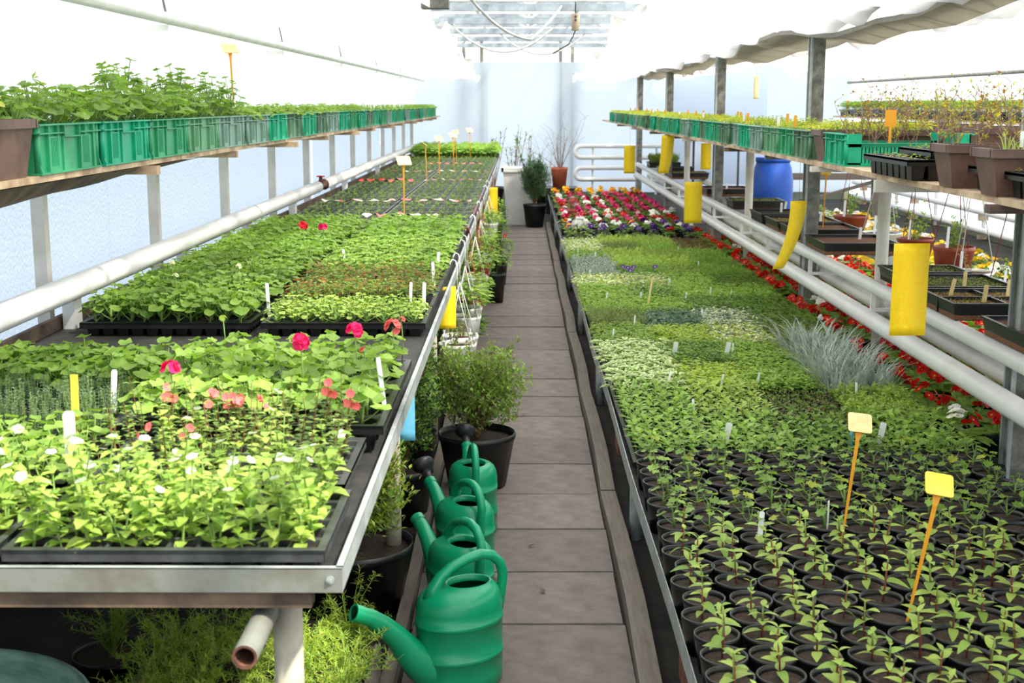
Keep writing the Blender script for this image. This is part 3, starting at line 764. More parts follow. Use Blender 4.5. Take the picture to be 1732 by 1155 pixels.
def pot_mesh(r, h, mat, rim=.008, taper=.75, n=22):
    k = ('pot', r, h, mat)
    if k not in MESH:
        mb = MB(); mb.lathe([(r*taper,0),(r*(taper+(1-taper)*.85),h*.86),(r-.002,h*.88),(r,h*.90),(r,h),(r-.005,h),(r-.007,h*.9),(r*(taper+.05),h*.5)], mat, n, cap0=mat)
        sm_ = MB(); sm_.lathe([(r-.006,h*.86),(r*.5,h*.88),(.001,h*.89)], 'soil', n)
        MESH[k] = (mb.mesh('pot'), sm_.mesh('soil'))
    return MESH[k]
def white_label(label, loc, h=.09, w=.018, rz=0, tilt=(0,0), mat='label_white', group='white plant labels'):
    k = ('lab', h, w, mat)
    if k not in MESH:
        mb = MB(); t = .0012
        o2 = [(-w/2,0),(-w/2,h*.95),(-w*.3,h),(w*.3,h),(w/2,h*.95),(w/2,0),(w*.1,-h*.35),(-w*.1,-h*.35)]
        b = len(mb.v); mb.v.extend([(x,-t,z) for x, z in o2]+[(x,t,z) for x, z in o2]); q = len(o2)
        mb.face(range(b, b+q), mat); mb.face([b+q+i for i in range(q)][::-1], mat)
        for i in range(q): mb.face((b+i, b+(i+1) % q, b+q+(i+1) % q, b+q+i), mat)
        MESH[k] = mb.mesh('plant_label')
    return tag(O('plant_label', MESH[k], None, loc, (tilt[0], tilt[1], rz)), label, 'label', group)
def tee_label(label, loc, h, rz=0, tilt=(0,0), roll=.0, face='label_face', group='orange price stakes', pw=.075, ph=.055, lay=.72):
    t_ = thing('price_stake', label, 'sign', loc, rz, group); t_.rotation_euler = (tilt[0], tilt[1], rz)
    st = MB(); st.hexa([(-.003,-.002,-.05),(.003,-.002,-.05),(.003,.002,-.05),(-.003,.002,-.05)], [(-.006,-.002,h*.9),(.006,-.002,h*.9),(.006,.002,h*.9),(-.006,.002,h*.9)], 'label_orange')
    st.hexa([(-.006,-.002,h*.9),(.006,-.002,h*.9),(.006,.002,h*.9),(-.006,.002,h*.9)], [(-.013,.006,h),(.013,.006,h),(.013,.010,h),(-.013,.010,h)], 'label_orange')
    O('stick', st, t_)
    pl = MB(); r_ = .008; pts = []
    for cx, cy, a0 in ((pw/2-r_,ph/2-r_,0),(-pw/2+r_,ph/2-r_,PI/2),(-pw/2+r_,-ph/2+r_,PI),(pw/2-r_,-ph/2+r_,1.5*PI)):
        for q in range(3): a = a0+q*PI/4; pts.append((cx+r_*math.cos(a), cy+r_*math.sin(a)))
    b = len(pl.v); pl.v.extend([(x,y,.0015) for x, y in pts]+[(x,y,-.0015) for x, y in pts]); q = len(pts)
    pl.face(range(b, b+q), face); pl.face([b+q+i for i in range(q)][::-1], 'label_orange')
    for i in range(q): pl.face((b+i, b+q+i, b+q+(i+1) % q, b+(i+1) % q), 'label_orange')
    O('plate', pl, t_, (0, .02, h+.016), (lay, 0, roll))
    return t_
# ================================================================ left bench
LX0, LX1, LY0, LY1, LZ = -1.79, -.326, 2.26, 21.6, .885
lb = thing('plant_bench', 'long galvanised plant bench on pipe legs beside the film wall', 'bench', (0, 0, 0))
O('deck', MB().box(LX0, LX1-.004, LY0+.004, LY1, LZ-.012, LZ, 'black_mat'), lb)
def rimbars(mb, x0, y0, y1, z0, z1): mb.box(x0-.003, x0, y0, y1, z0, z1, 'galv')
O('side_rim', MB().box(LX1-.003, LX1, LY0, LY1, LZ-.02, LZ+.027, 'galv').box(LX1-.012, LX1, LY0, LY1, LZ+.025, LZ+.028, 'galv'), lb)
O('front_rim', MB().box(LX0, LX1, LY0-.003, LY0, LZ-.02, LZ+.027, 'galv_rust').box(LX0, LX1, LY0-.003, LY0+.008, LZ+.025, LZ+.028, 'galv'), lb)
O('back_rim', MB().box(LX0-.02, LX0, LY0, LY1, LZ-.02, LZ+.05, 'timber_dark'), lb)
O('bolt', MB().tube([(LX1-.022,LY0-.004,LZ+.005),(LX1-.022,LY0-.006,LZ+.005)], .008, 'galv', 10).tube([(LX1-.022,LY0-.007,LZ+.005),(LX1-.022,LY0-.0095,LZ+.005)], .0035, 'galv', 8), lb)
for i in range(10): O('cross_beam', MB().box(LX0+.05, LX1-.06, LY0+.01+2.1*i, LY0+.05+2.1*i, LZ-.055, LZ-.021, 'timber_dark'), lb)
for x in (-.485, -1.55):
    pp = MB(); pp.tube([(x, LY0-.12, .79), (x, LY1, .79)], .023, 'galv_rust', 14, cap=False); pp.tube([(x, LY1, .79), (x, LY0-.119, .79)], .018, 'rust', 14, cap=False)
    n0 = len(pp.v)
    for k in range(14):
        a, b = 2*PI*k/14, 2*PI*(k+1)/14
        pp.poly([(x+.023*math.cos(a),LY0-.12,.79+.023*math.sin(a)),(x+.023*math.cos(b),LY0-.12,.79+.023*math.sin(b)),(x+.018*math.cos(b),LY0-.12,.79+.018*math.sin(b)),(x+.018*math.cos(a),LY0-.12,.79+.018*math.sin(a))], 'rust')
    O('long_pipe', pp, lb)
for i in range(10):
    for x in (-.452, -1.515): O('leg', MB().tube([(x, LY0+.12+2.05*i, -.03), (x, LY0+.12+2.05*i, LZ-.022)], .029, 'leg_paint', 14), lb)
TH = .052
def at_deck(x, y): return (x, y, LZ+.001)
COLW = ('path side', 'wall side')
# ---- trays of bacopa at the front corner
def bac(rnd): return bacopa(rnd, .6)
def add_plants(t_, name, meshes, nx, ny, w, d, z, rnd, jit=.12, smin=.85, smax=1.15, keep=1.0):
    for i in range(nx):
        for j in range(ny):
            if rnd.random() > keep: continue
            O(name, meshes[rnd.randrange(len(meshes))], t_, (-w/2+w*(i+.5+rv(rnd,-jit,jit))/nx, -d/2+d*(j+.5+rv(rnd,-jit,jit))/ny, z), (rv(rnd,-.06,.06), rv(rnd,-.06,.06), rnd.random()*6.3), rv(rnd,smin,smax))
rA = random.Random(11)
bm_ = vmesh('bacopa', bac, 8)
for lab_, x, y, mt in (('grey tray of white-flowered bacopa at the front corner of the bench', -.66, 2.47, 'grey_tray'),
                       ('grey tray of white-flowered bacopa second at the front rim, by the frame edge', -1.275, 2.47, 'grey_tray')):
    t_ = make_tray('bacopa_tray', lab_, 'tray', at_deck(x, y), 10, 6, .60, .385, TH, mt, group='bacopa trays')
    add_plants(t_, 'bacopa', bm_, 10, 6, .57, .36, TH-.014, rA)
t_ = make_tray('diascia_tray', 'grey tray of coral diascia with a few bacopa behind the front tray', 'tray', at_deck(-.67, 2.90), 10, 6, .58, .40, TH, 'grey_tray')
dm = vmesh('diascia', lambda r: diascia(r, True), 4); dm2 = vmesh('diascia_leafy', lambda r: diascia(r, False), 4)
add_plants(t_, 'diascia', dm2+dm2+dm[:1], 8, 5, .55, .37, TH-.014, rA)
add_plants(t_, 'bacopa', bm_, 5, 3, .50, .20, TH-.014, rA, jit=.4, keep=.7)
for x, y in ((.02,.14),(-.03,.15),(-.10,.12),(.18,.17),(.0,.16),(.25,.05),(-.2,.1)): O('flower_spray', dm[R.randrange(4)], t_, (x, y, TH-.01), (0,0,rv(R,-.6,.6)), 1.15)
ger_s = lambda r: geranium(r, .085, 8, .045, .024, 'green_mid', 9)
t_ = make_tray('geranium_tray', 'black tray of small dark green geraniums left of the diascia', 'tray', at_deck(-1.29, 2.90), 8, 5, .60, .40, TH)
add_plants(t_, 'geranium', vmesh('geranium_small', ger_s, 5), 8, 5, .57, .37, TH-.014, rA)
# ---- big geranium trays with separate leaves
def leaf_variants(mat, Rr=1.0, n=14):
    out_ = []
    for i in range(4):
        mb = MB(); mb.round_leaf((0,0,0), (0,0,1), (1,0,0), Rr, mat, n, cup=.28, scal=.1, ruf=.13, rings=2, rnd=random.Random(i)); out_.append(mb.mesh('leaf'))
    return out_
GL = leaf_variants('green_bright')+leaf_variants('green_mid')[:2]
GST = [geranium_parts(random.Random(300+i), .125, 8, .052, .034) for i in range(6)]
GSTM = [s_[0].mesh('geranium') for s_ in GST]
def leafy(t_, loc, rnd, scale=1.0, leaves=GL):
    k = rnd.randrange(6)
    g_ = O('geranium', GSTM[k], t_, loc, (0, 0, rnd.random()*6.3), scale)
    for c, nr, fw, rl in GST[k][1]:
        z = Vector(nr).normalized(); x = (fw-z*fw.dot(z)).normalized(); y = z.cross(x)
        m_ = Matrix((x, y, z)).transposed().to_euler()
        O('leaf', leaves[rnd.randrange(len(leaves))], g_, c, m_, rl)
    return g_
rB = random.Random(21)
for lab_, x, y in (('deep black pot tray of broad-leaved geraniums at the rim behind the diascia', -.68, 3.34), ('deep black pot tray of broad-leaved geraniums edging the bare mat', -.68, 3.76)):
    t_ = make_tray('geranium_tray', lab_, 'tray', at_deck(x, y), 7, 4, .68, .43, .075, group='pot trays of geraniums', rnd_cells=True)
    for i in range(7):
        for j in range(4):
            leafy(t_, (-.325+.65*(i+.5)/7, -.2+.4*(j+.5)/4, .055), rB, rv(rB,.8,1.05))
def fl_head(t_, loc, mat, r=.022, st=.16, n=7, seed=0):
    rnd = random.Random(seed); mb = MB(); mb.tube([(0,0,0),(.004,0,st*.6),(0,0,st)], [.0022,.002,.0018], 'stem_green', 5)
    for k in range(n):
        d = Vector((rv(rnd,-1,1), rv(rnd,-1,.3), rv(rnd,-.2,1))).normalized(); mb.flower(Vector((0,0,st))+d*r*.7, d, r*.75, mat, None, 5, .3)
    return tag(O('geranium_bloom', mb, None, loc), *t_)
for i, (x, y, mat, nm) in enumerate(((-.875, 3.17, 'magenta', 'small dark pink geranium bloom at the wall-side tray corner'), (-.47, 3.62, 'magenta', 'dark pink geranium bloom nearest the bench rim above the big leaves'),
        (-.575, 3.33, 'magenta', 'dark pink geranium bloom half hidden in the middle of the big leaves'), (-.38, 3.8, 'coral', 'coral geranium bloom beside the rim next to the bare mat'),
        (-1.03, 6.75, 'magenta', 'dark pink bloom above the geraniums just before the seedling trays'), (-1.11, 6.6, 'crimson', 'red bloom beside the dark pink one before the seedling trays'))):
    fl_head((nm, 'flower'), (x, y, LZ+.06), mat, .022, .15+.02*(i % 3), seed=i)
for i, (x, y, nm, mt) in enumerate(((-1.33, 4.95, 'pale geranium buds rising over the wall-side plugs, nearest', 'cream_leaf'), (-1.45, 5.35, 'pale geranium buds rising over the wall-side plugs, by the pipe', 'cream_leaf'), (-1.15, 5.25, 'pale geranium buds rising over the wall-side plugs, toward the rim', 'cream_leaf'),
        (-.92, 3.95, 'pale green buds at the edge of the bare mat', 'green_lime'), (-.365, 3.92, 'pinkish buds beside the rim at the bare mat', 'coral'), (-.42, 3.42, 'pinkish buds on a tall stem near the rim', 'coral'))):
    fl_head((nm, 'flower'), (x, y, LZ+.06), mt, .011, .15, 5, seed=20+i)
# wall-side trays behind
thy = lambda r: upright(r, .10, 5, 'green_grey', .018, .009, 10)
t_ = make_tray('thyme_tray', 'black tray of thin upright thyme seedlings by the white label', 'tray', at_deck(-1.345, 3.33), 10, 7, .60, .40, TH)
add_plants(t_, 'thyme', vmesh('thyme', thy, 4), 12, 8, .57, .37, TH-.014, rA)
ger_m = lambda r: geranium(r, .10, 9, .05, .030, 'green_mid', 10)
t_ = make_tray('geranium_tray', 'black tray of mid-green geraniums against the wall before the bare mat', 'tray', at_deck(-1.345, 3.76), 10, 7, .60, .42, TH)
add_plants(t_, 'geranium', vmesh('geranium_mid', ger_m, 5), 9, 6, .56, .39, TH-.014, rA)
# ---- trays beyond the bare mat
PG = lambda r: geranium(r, .105, 9, .046, .027, 'green_mid', 9)
PB = lambda r: geranium(r, .07, 14, .042, .014, 'green_lime', 8)
PK = lambda r: bush(r, .10, 34, .045, .022, .012, mats=('green_olive','green_bright','red_leaf','green_mid'))
PD = lambda r: geranium(r, .10, 12, .045, .02, 'green_bright', 8)
WALLS = [PG]*9
RIMS = [('lime', PB, 'crinkled lime green geranium plugs'), ('pinkbush', PK, 'thin pinkish-stemmed bushy plants'), ('pinkbush', PK, 'thin pinkish-stemmed bushy plants'), ('geranium_b', PD, 'fresh green geranium plugs'),
        ('geranium_b', PD, 'fresh green geranium plugs'), ('geranium_b', PD, 'fresh green geranium plugs'), ('geranium_dense', PG, 'dense mid-green geranium plugs'), ('geranium_dense', PG, 'dense mid-green geranium plugs'), ('geranium_dense', PG, 'dense mid-green geranium plugs')]
rC = random.Random(31)
for r_ in range(9):
    y = 4.99+.415*r_
    for c_, x in ((0, -.665), (1, -1.335)):
        key, fn, ds = RIMS[r_] if c_ == 0 else ('geranium_wall', PG, 'mid-green geranium plugs')
        t_ = make_tray('plug_tray', 'plug tray of %s, %s row past bare mat, %s' % (ds, ORD[r_], COLW[c_]), 'tray', at_deck(x, y), 11, 7, .645 if c_ else .62, .40, TH, group='plug trays past the bare mat')
        wd = .60 if c_ else .575
        if r_ < 2: add_plants(t_, 'plug_plant', vmesh(key, fn, 5), 10, 6, wd, .36, TH-.014, rC, smin=.9, smax=1.2)
        else: O('foliage', carpet(key, fn, 10, 6, wd, .38, 5), t_, (0,0,TH-.014), (0,0,PI*(r_ % 2)), kind='stuff')
# ---- seedling trays
def seedl(r):
    mb = MB(); h = rv(r,.025,.045); mb.tube([(0,0,0),(0,0,h)], .0012, 'stem_green', 3, cap=False)
    for k in range(4):
        mb.leaf((0,0,h*rv(r,.7,1)), dirv(r.random()*6.3, rv(r,0,.7)), (0,0,1), rv(r,.014,.026), rv(r,.006,.011), 'green_bright' if k % 2 else 'green_mid', .2, .3, 1)
    return mb
for r_ in range(27):
    y = 8.73+.413*r_
    for c_, x in ((0, -.665), (1, -1.335)):
        t_ = make_tray('seedling_tray', 'black cell tray of tiny seedlings, %s row beyond the geraniums, %s' % (ORD[r_], COLW[c_]), 'tray', at_deck(x, y), 9, 6, .655, .405, .06, 'grey_tray', group='black cell trays of seedlings')
        O('seedlings', carpet('seedling', seedl, 9, 6, .62, .375, 6, .38), t_, (0,0,.046), (0,0,PI*((r_+c_) % 2)), kind='stuff')
for r_ in range(4):
    y = 19.95+.415*r_
    for c_, x in ((0, -.665), (1, -1.335)):
        t_ = make_tray('plug_tray', 'black tray of dense green plants at the far bench end, %s row, %s' % (ORD[r_], COLW[c_]), 'tray', at_deck(x, y), 9, 6, .655, .405, .06, group='leafy trays at the far bench end')
        O('foliage', carpet('geranium_far', lambda r: geranium(r, .17, 10, .06, .036, 'green_bright', 8), 9, 6, .62, .38, 5), t_, (0,0,.046), kind='stuff')
# ---- red and white tapes
def tape(label, pts, w, mat):
    mb = MB(); pr = None
    for i, (x, y, z) in enumerate(pts):
        i0 = len(mb.v); tw = .22*math.sin(i*1.7); mb.v.extend([(x, y-w/2*math.cos(tw), z-w/2*math.sin(tw)+.012), (x, y+w/2*math.cos(tw), z+w/2*math.sin(tw)+.012)])
        if pr is not None: mb.face((pr, i0, i0+1, pr+1), mat, True)
        pr = i0
    return tag(O('marker_tape', mb), label, 'tape')
def tline(x0, x1, y, n=26, seed=1, z=.955):
    rr = random.Random(seed); return [(x0+(x1-x0)*i/n, y+.03*math.sin(i*.7+seed)+rv(rr,-.01,.01), z+rv(rr,0,.018)) for i in range(n+1)]
tape('red and white tape strip lying before the first seedling tray by the rim', tline(-1.05, -.5, 8.62, 18, 1, 1.0), .10, 'mixed_tape')
tape('crumpled white and red tape across the seedling trays behind the nearest stake', tline(-1.62, -.4, 10.55, 34, 2), .06, 'mixed_tape')
tape('bright red tape across the wall side of the seedling trays', tline(-1.66, -1.1, 13.4, 20, 3), .12, 'red_tape')
tape('thin mixed tape across the seedling trays near the second stake', tline(-1.0, -.4, 13.5, 24, 4), .03, 'mixed_tape')
tape('thin mixed tape across the far seedling trays', tline(-1.5, -.4, 15.2, 30, 5), .035, 'mixed_tape')
tape('thin red tape across the last seedling trays', tline(-1.2, -.5, 17.2, 24, 6), .05, 'red_tape')
# ---- stakes and labels on the left bench
for i, (x, y, rz, rl, tx, nm) in enumerate(((-.817, 9.13, 0, .35, 0, 'nearest of the row among seedling trays, with a wide pale plate'), (-.955, 13.3, 1.2, .5, -.06, 'second among the seedling trays, plate turned edge-on'),
        (-.929, 14.94, .1, .4, 0, 'third among the seedling trays'), (-.849, 16.7, .2, .3, -.03, 'fourth among the seedling trays'), (-.883, 18.2, -.3, .2, -.08, 'fifth among the seedling trays, leaning'), (-.753, 19.75, .1, .3, -.03, 'farthest, at the edge of the far leafy trays'))):
    tee_label('orange price stake %s' % nm, (x, y, .93), .41, rz, (0, tx), rl, pw=.10, ph=.09)
tag(O('wooden_stick', MB().box(-.009,.009,-.002,.002,-.05,.17,'label_yellow'), None, (-1.09, 3.08, .93), (0,.02,.1)), 'flat yellow stick standing in the small dark geraniums', 'stick')
white_label('white rounded plant label standing at the near bacopa tray', (-.955, 2.66, 1.0), .11, .024, .1)
white_label('white plant label between thyme and broad geraniums', (-1.085, 3.36, .955), .10, .016, .7, (0,.08))
white_label('white label leaning at the rim in the broad geraniums', (-.362, 3.35, .97), .12, .016, .9, (-.25,.1))
for i, (x, y, q) in enumerate(((-1.0,5.08,'between the first two trays past the bare mat'),(-.385,5.1,'at the rim in the lime geranium plugs'),(-.44,5.12,'just inside the rim in the lime geranium plugs'),(-.39,5.8,'at the rim in the pinkish bushy plants'),(-.4,6.2,'at the rim in the fresh green geranium plugs'),(-.86,6.3,'in the middle between the geranium trays'))):
    white_label('white plant label '+q, (x, y, .94), .11, .014, rv(R,-.5,.9), (rv(R,-.1,.1), rv(R,-.08,.08)))

# ================================================================ right bench
RX0, RX1, RY0, RY1, RZ = .445, 1.885, 2.2, 21.3, .27
rb = thing('plant_bench', 'low galvanised plant bench filled with pots and herb trays', 'bench')
O('deck', MB().box(RX0+.004, RX1, RY0, RY1, RZ-.012, RZ, 'black_mat'), rb)
sr = MB()
for i in range(40):
    y0 = RY0+(RY1-RY0)*i/40; y1 = RY0+(RY1-RY0)*(i+1)/40
    a, b = .004*math.sin(y0*2.2), .004*math.sin(y1*2.2)
    sr.hexa([(RX0+a,y0,RZ-.035),(RX0+a+.003,y0,RZ-.035),(RX0+b+.003,y1,RZ-.035),(RX0+b,y1,RZ-.035)], [(RX0+a,y0,RZ+.035),(RX0+a+.003,y0,RZ+.035),(RX0+b+.003,y1,RZ+.035),(RX0+b,y1,RZ+.035)], 'galv')
O('side_rim', sr, rb)
O('far_rim', MB().box(RX1-.003, RX1, RY0, RY1, RZ-.03, RZ+.03, 'galv'), rb)
for y in (2.7, 5.12, 7.55, 9.95, 12.35, 14.75, 17.1, 19.5):
    O('leg', MB().tube([(.475,y,-.05),(.475,y,RZ-.012)], .024, 'galv', 12), rb); O('leg', MB().tube([(1.83,y,-.05),(1.83,y,RZ-.012)], .024, 'galv', 12), rb)
    O('cross_beam', MB().box(.46,1.86,y+.03,y+.07,RZ-.05,RZ-.0125,'timber_dark'), rb)
for i, (y, z) in enumerate(((3.6, 0), (6.4, 0), (8.2, 0))): tag(O('brick', MB().box(.50,.60,y,y+.22,-.019,.06,'brick')), 'reddish brick on the ground under the low bench, %s from the near end' % ORD[i], 'brick', 'bricks under the bench')
# ---- potted seedlings
pm, psm = pot_mesh(.0615, .108, 'black_plastic')
OL = []
for i in range(4):
    mb = MB(); mb.leaf((0,0,0), (1,0,0), (0,0,1), 1, .56, 'green_lime' if i < 3 else 'green_bright', .22, .30+.12*i, 5); OL.append(mb.mesh('leaf'))
LL = []
for i in range(4):
    mb = MB(); mb.round_leaf((0,0,0), (0,0,1), (1,0,0), 1, 'green_mid' if i != 2 else 'green_bright', 15, .12, .26, .10, 2, random.Random(i)); LL.append(mb.mesh('leaf'))
mb = MB(); mb.round_leaf((0,0,0), (0,0,1), (1,0,0), 1, 'yellow_green', 15, .12, .26, .1, 2, R); LLY = mb.mesh('leaf')
def stemm(h): mb = MB(); mb.tube([(0,0,0),(.002,.001,h*.5),(0,0,h)], [.0032,.0026,.002], 'stem_red', 5); mb.tube([(0,0,h*.5),(0,0,h)], [.0028,.0022], 'stem_green', 5); return mb.mesh('seedling')
STM = {h: stemm(h) for h in (.085, .10, .115)}
PST = []
for i in range(5):
    st, lv = geranium_parts(random.Random(500+i), .105, 5, .055, .025); PST.append((st.mesh('seedling'), lv))
rP = random.Random(41)
for k in range(-3, 17):
    y = 2.96+.1275*k; shift = .0 if k % 2 else .012
    for j in range(11):
        x = .508+.1255*j+shift+rv(rP,-.008,.008); yy = y+rv(rP,-.008,.008)
        if x > .405*yy+.20: continue
        near = k <= 8
        nm = 'pot of %s, %s row from near edge, %s from path' % ('pointed-leaf lime seedling' if near else 'lobed-leaf seedling', ORD[k+3], ORD[j])
        t_ = thing('potted_seedling', nm, 'potted plant', (x, yy, RZ+.001), rP.random()*6.3, 'rows of potted seedlings')
        t_.rotation_euler = (rv(rP,-.03,.03), rv(rP,-.03,.03), t_.rotation_euler[2])
        O('pot', pm, t_); O('soil', psm, t_)
        if rP.random() < .04: continue
        if near:
            h = rP.choice((.085, .10, .115)); s_ = rv(rP,.85,1.12)
            st = O('seedling', STM[h], t_, (rv(rP,-.008,.008), rv(rP,-.008,.008), .094), (rv(rP,-.1,.1), rv(rP,-.1,.1), rP.random()*6.3), s_)
            for q in range(4):
                f = q/3; L = (.046, .048, .042, .028)[q]*rv(rP,.85,1.15)
                for sg in (0, PI):
                    az = q*PI/2+sg+rv(rP,-.3,.3)
                    O('leaf', OL[rP.randrange(4)], st, (0, 0, h*(.25+.75*f)), (rv(rP,-.25,.25), -(rv(rP,.05,.5)+.45*f), az), L)
        else:
            i = rP.randrange(5); st = O('seedling', PST[i][0], t_, (rv(rP,-.008,.008), rv(rP,-.008,.008), .094), (rv(rP,-.12,.12), rv(rP,-.12,.12), rP.random()*6.3), rv(rP,.68,.98))
            for c, nr, fw, rl in PST[i][1]:
                z = Vector(nr).normalized(); xx = (fw-z*fw.dot(z)).normalized(); yv = z.cross(xx)
                O('leaf', LLY if rP.random() < .08 else LL[rP.randrange(4)], st, c, Matrix((xx, yv, z)).transposed().to_euler(), rl*1.15)
# ---- herb trays
SP = {
 'mint': (lambda r: opposite(r, .085, 4, .038, .028, 'green_bright', segs=2, lean=.012, taper=.8), 'bright green mint'),
 'balm': (lambda r: opposite(r, .08, 4, .036, .028, 'green_lime', segs=2, lean=.012, taper=.8), 'light green lemon balm'),
 'basil': (lambda r: opposite(r, .085, 4, .036, .026, 'green_mid', segs=2, lean=.01, taper=.8), 'mid-green broad-leaved herbs'),
 'brown': (lambda r: bush(r, .06, 20, .035, .018, .011, mats=('green_olive','brown_leaf','green_mid')), 'sparse brownish seedlings'),
 'limefern': (lambda r: ferny(r, .085, 11, 'green_lime', .042, .013, 8), 'lime green curled parsley'),
 'varieg': (varieg, 'cream-edged variegated leaves'),
 'yellow': (lambda r: bush(r, .085, 44, .042, .024, .017, mats=('yellow_green','green_lime','green_lime')), 'yellow-green marjoram'),
 'green': (lambda r: bush(r, .09, 46, .044, .024, .014, mats=('green_bright','green_lime','green_bright')), 'fresh green bushy herbs'),
 'dark': (lambda r: bush(r, .09, 46, .044, .024, .014, mats=('green_mid','green_bright','green_dark')), 'dark green bushy herbs'),
 'cream': (lambda r: bush(r, .085, 44, .044, .026, .018, mats=('cream_leaf','yellow_green','cream_leaf','green_grey')), 'pale cream-leaved herbs'),
 'silverbush': (lambda r: bush(r, .10, 36, .045, .024, .013, mats=('silver','cream_leaf','green_grey')), 'pale silvery cream herbs'),
 'sage': (lambda r: bush(r, .085, 24, .042, .036, .018, mats=('green_grey','green_blue')), 'blue-grey sage'),
 'olive': (lambda r: upright(r, .095, 8, 'green_olive', .04, .013, 8), 'olive green wiry herbs'),
 'fern': (lambda r: ferny(r, .10, 15, 'green_lime', .045, .012, 8), 'feathery bright green dill'),
 'darkfern': (lambda r: ferny(r, .10, 15, 'green_bright', .045, .012, 8), 'feathery dark green herbs'),
 'greythyme': (lambda r: upright(r, .09, 10, 'silver', .04, .014, 9), 'grey-green thyme'),
 'viola': (lambda r: bush(r, .075, 30, .042, .024, .016, mats=('green_mid','green_dark','green_mid')), 'violas with purple flowers'),
 'whitefl': (lambda r: bush(r, .09, 34, .045, .02, .012, mats=('yellow_green','green_lime','white_petal')), 'yellow-green plants with white flowers'),
 'purple': (lambda r: bush(r, .08, 30, .042, .02, .012, mats=('brown_leaf','green_olive','stem_red')), 'dark purple-brown herbs'),
}
GRID = ['mint mint basil mint', 'mint balm brown limefern', 'varieg yellow green GRASS', 'varieg dark green GRASS', 'green yellow cream olive', 'olive sage silverbush dark', 'green green dark dark', 'green basil green green',
        'cream cream green dark', 'greythyme viola green darkfern', 'greythyme fern fern darkfern', 'green fern fern darkfern', 'whitefl olive darkfern purple', 'whitefl fern fern purple']
CP = ('beside the path', 'second from the path', 'third from the path', 'beside the white pipes')
rH = random.Random(51)
for r_, row in enumerate(GRID):
    y = 5.36+.60*r_
    for c_, sp in enumerate(row.split()):
        x = .632+.352*c_
        if sp == 'GRASS':
            t_ = make_tray('grass_tray', 'black tray of long silvery grass leaves beside the white pipes, %s' % ('nearer half' if r_ == 2 else 'farther half'), 'tray', (x, y, RZ+.001), 5, 8, .345, .585, .05, group='herb trays on the low bench')
            gm = vmesh('silver_grass', blades, 4)
            for i in range(4):
                for j in range(5): O('grass_clump', gm[rH.randrange(4)], t_, (-.125+.083*i+rv(rH,-.02,.02), -.23+.115*j, .036), (0,0,rH.random()*6.3), rv(rH,.8,1.2))
            continue
        fn, ds = SP[sp]
        t_ = make_tray('herb_tray', 'tray of %s, %s row behind the pots, %s' % (ds, ORD[r_], CP[c_]), 'tray', (x, y, RZ+.001), 6, 9, .345, .585, .05, group='herb trays on the low bench')
        if r_ < 3: add_plants(t_, 'herb_plant', vmesh(sp, fn, 5), 6, 9, .335, .57, .036, rH, smin=.9, smax=1.25, jit=.2)
        else: O('foliage', carpet(sp, fn, 6, 9, .345, .58, 5, .3, smin=.9, smax=1.25), t_, (0,0,.036), (0,0,PI*((r_+c_) % 2)), kind='stuff')
        if sp == 'viola':
            vf = MB()
            for q in range(5): vf.flower((rv(rH,-.15,.15), rv(rH,-.25,.25), .13), (rv(rH,-.3,.3), -.8, 1), .022, 'purple_petal')
            O('flowers', vf, t_)
# ---- labels among the herbs
RL = [((0.857,5.25),'at the near edge of the herb trays, second tray'),((1.500,5.25),'at the near edge of the herb trays, fourth tray'),((0.791,5.74),'at the edge of the mint by the path'),((0.860,7.11),'in the dark herbs past the variegated tray'),((1.150,7.11),'in the green herbs before the pale cream tray, the taller one'),
      ((1.191,7.14),'in the green herbs before the pale cream tray, the small one'),((0.743,6.37),'between the variegated and yellow-green trays'),((0.998,6.3),'at the near edge of the yellow-green tray'),((1.186,6.35),'at the near edge of the fresh green tray'),((1.619,6.1),'in the lime parsley before the silver grass'),
      ((1.191,8.37),'in the silvery cream herbs'),((1.175,9.14),'behind the silvery cream herbs'),((1.391,9.4),'in the dark herbs before the pipes, taller'),((1.504,9.2),'in the dark herbs before the pipes, lower'),((0.857,9.14),'behind the blue-grey sage'),((1.143,9.86),'in the green rows past the sage'),
      ((1.522,10.98),'in the dark feathery herbs'),((1.476,12.1),'before the purple-brown herbs'),((0.533,11.99),'at the path edge before the white flowers'),((0.680,11.7),'beside the feathery dill near the path'),((0.556,10.4),'in the grey thyme at the path edge'),((0.612,9.14),'in the green herbs by the path'),((0.723,8.1),'before the sage in the second column'),((0.550,7.6),'behind the variegated tray at the path')]
for i, ((x, y), q) in enumerate(RL): white_label('white plant label '+q, (x, y, .36), .085 if i in (0,1,3,4) else .07, .026 if i in (0,1,3,4,15) else .011, rv(R,-.3,.4), (rv(R,-.15,.15), rv(R,-.1,.2)))
white_label('white printed label in a pot of the near rows', (.768, 3.97, .385), .085, .017, .1, (0,.06))
white_label('narrow white label behind the farther orange stake', (1.015, 4.10, .385), .08, .012, 1.0, (0,.05))
white_label('pale blue label rising behind the plate of the farther orange stake', (1.36, 5.17, .37), .13, .014, .3, (0,.03), mat='blue_card')
tee_label('orange price stake with a cream plate, farther one in the pots', (1.04, 4.0, .375), .36, -.25, (-.03,.10), .15, pw=.075, ph=.075)
tee_label('orange price stake with a yellow plate, nearer one in the pots', (1.046, 3.31, .375), .37, -.3, (-.02,.16), .2, face='label_yellow', pw=.075, ph=.07)
tag(O('wooden_stick', MB().box(-.006,.006,-.002,.002,-.05,.22,'label_face'), None, (.88,8.85,.36), (0,.14,0)), 'thin wooden stick leaning in the herbs near the path', 'stick')
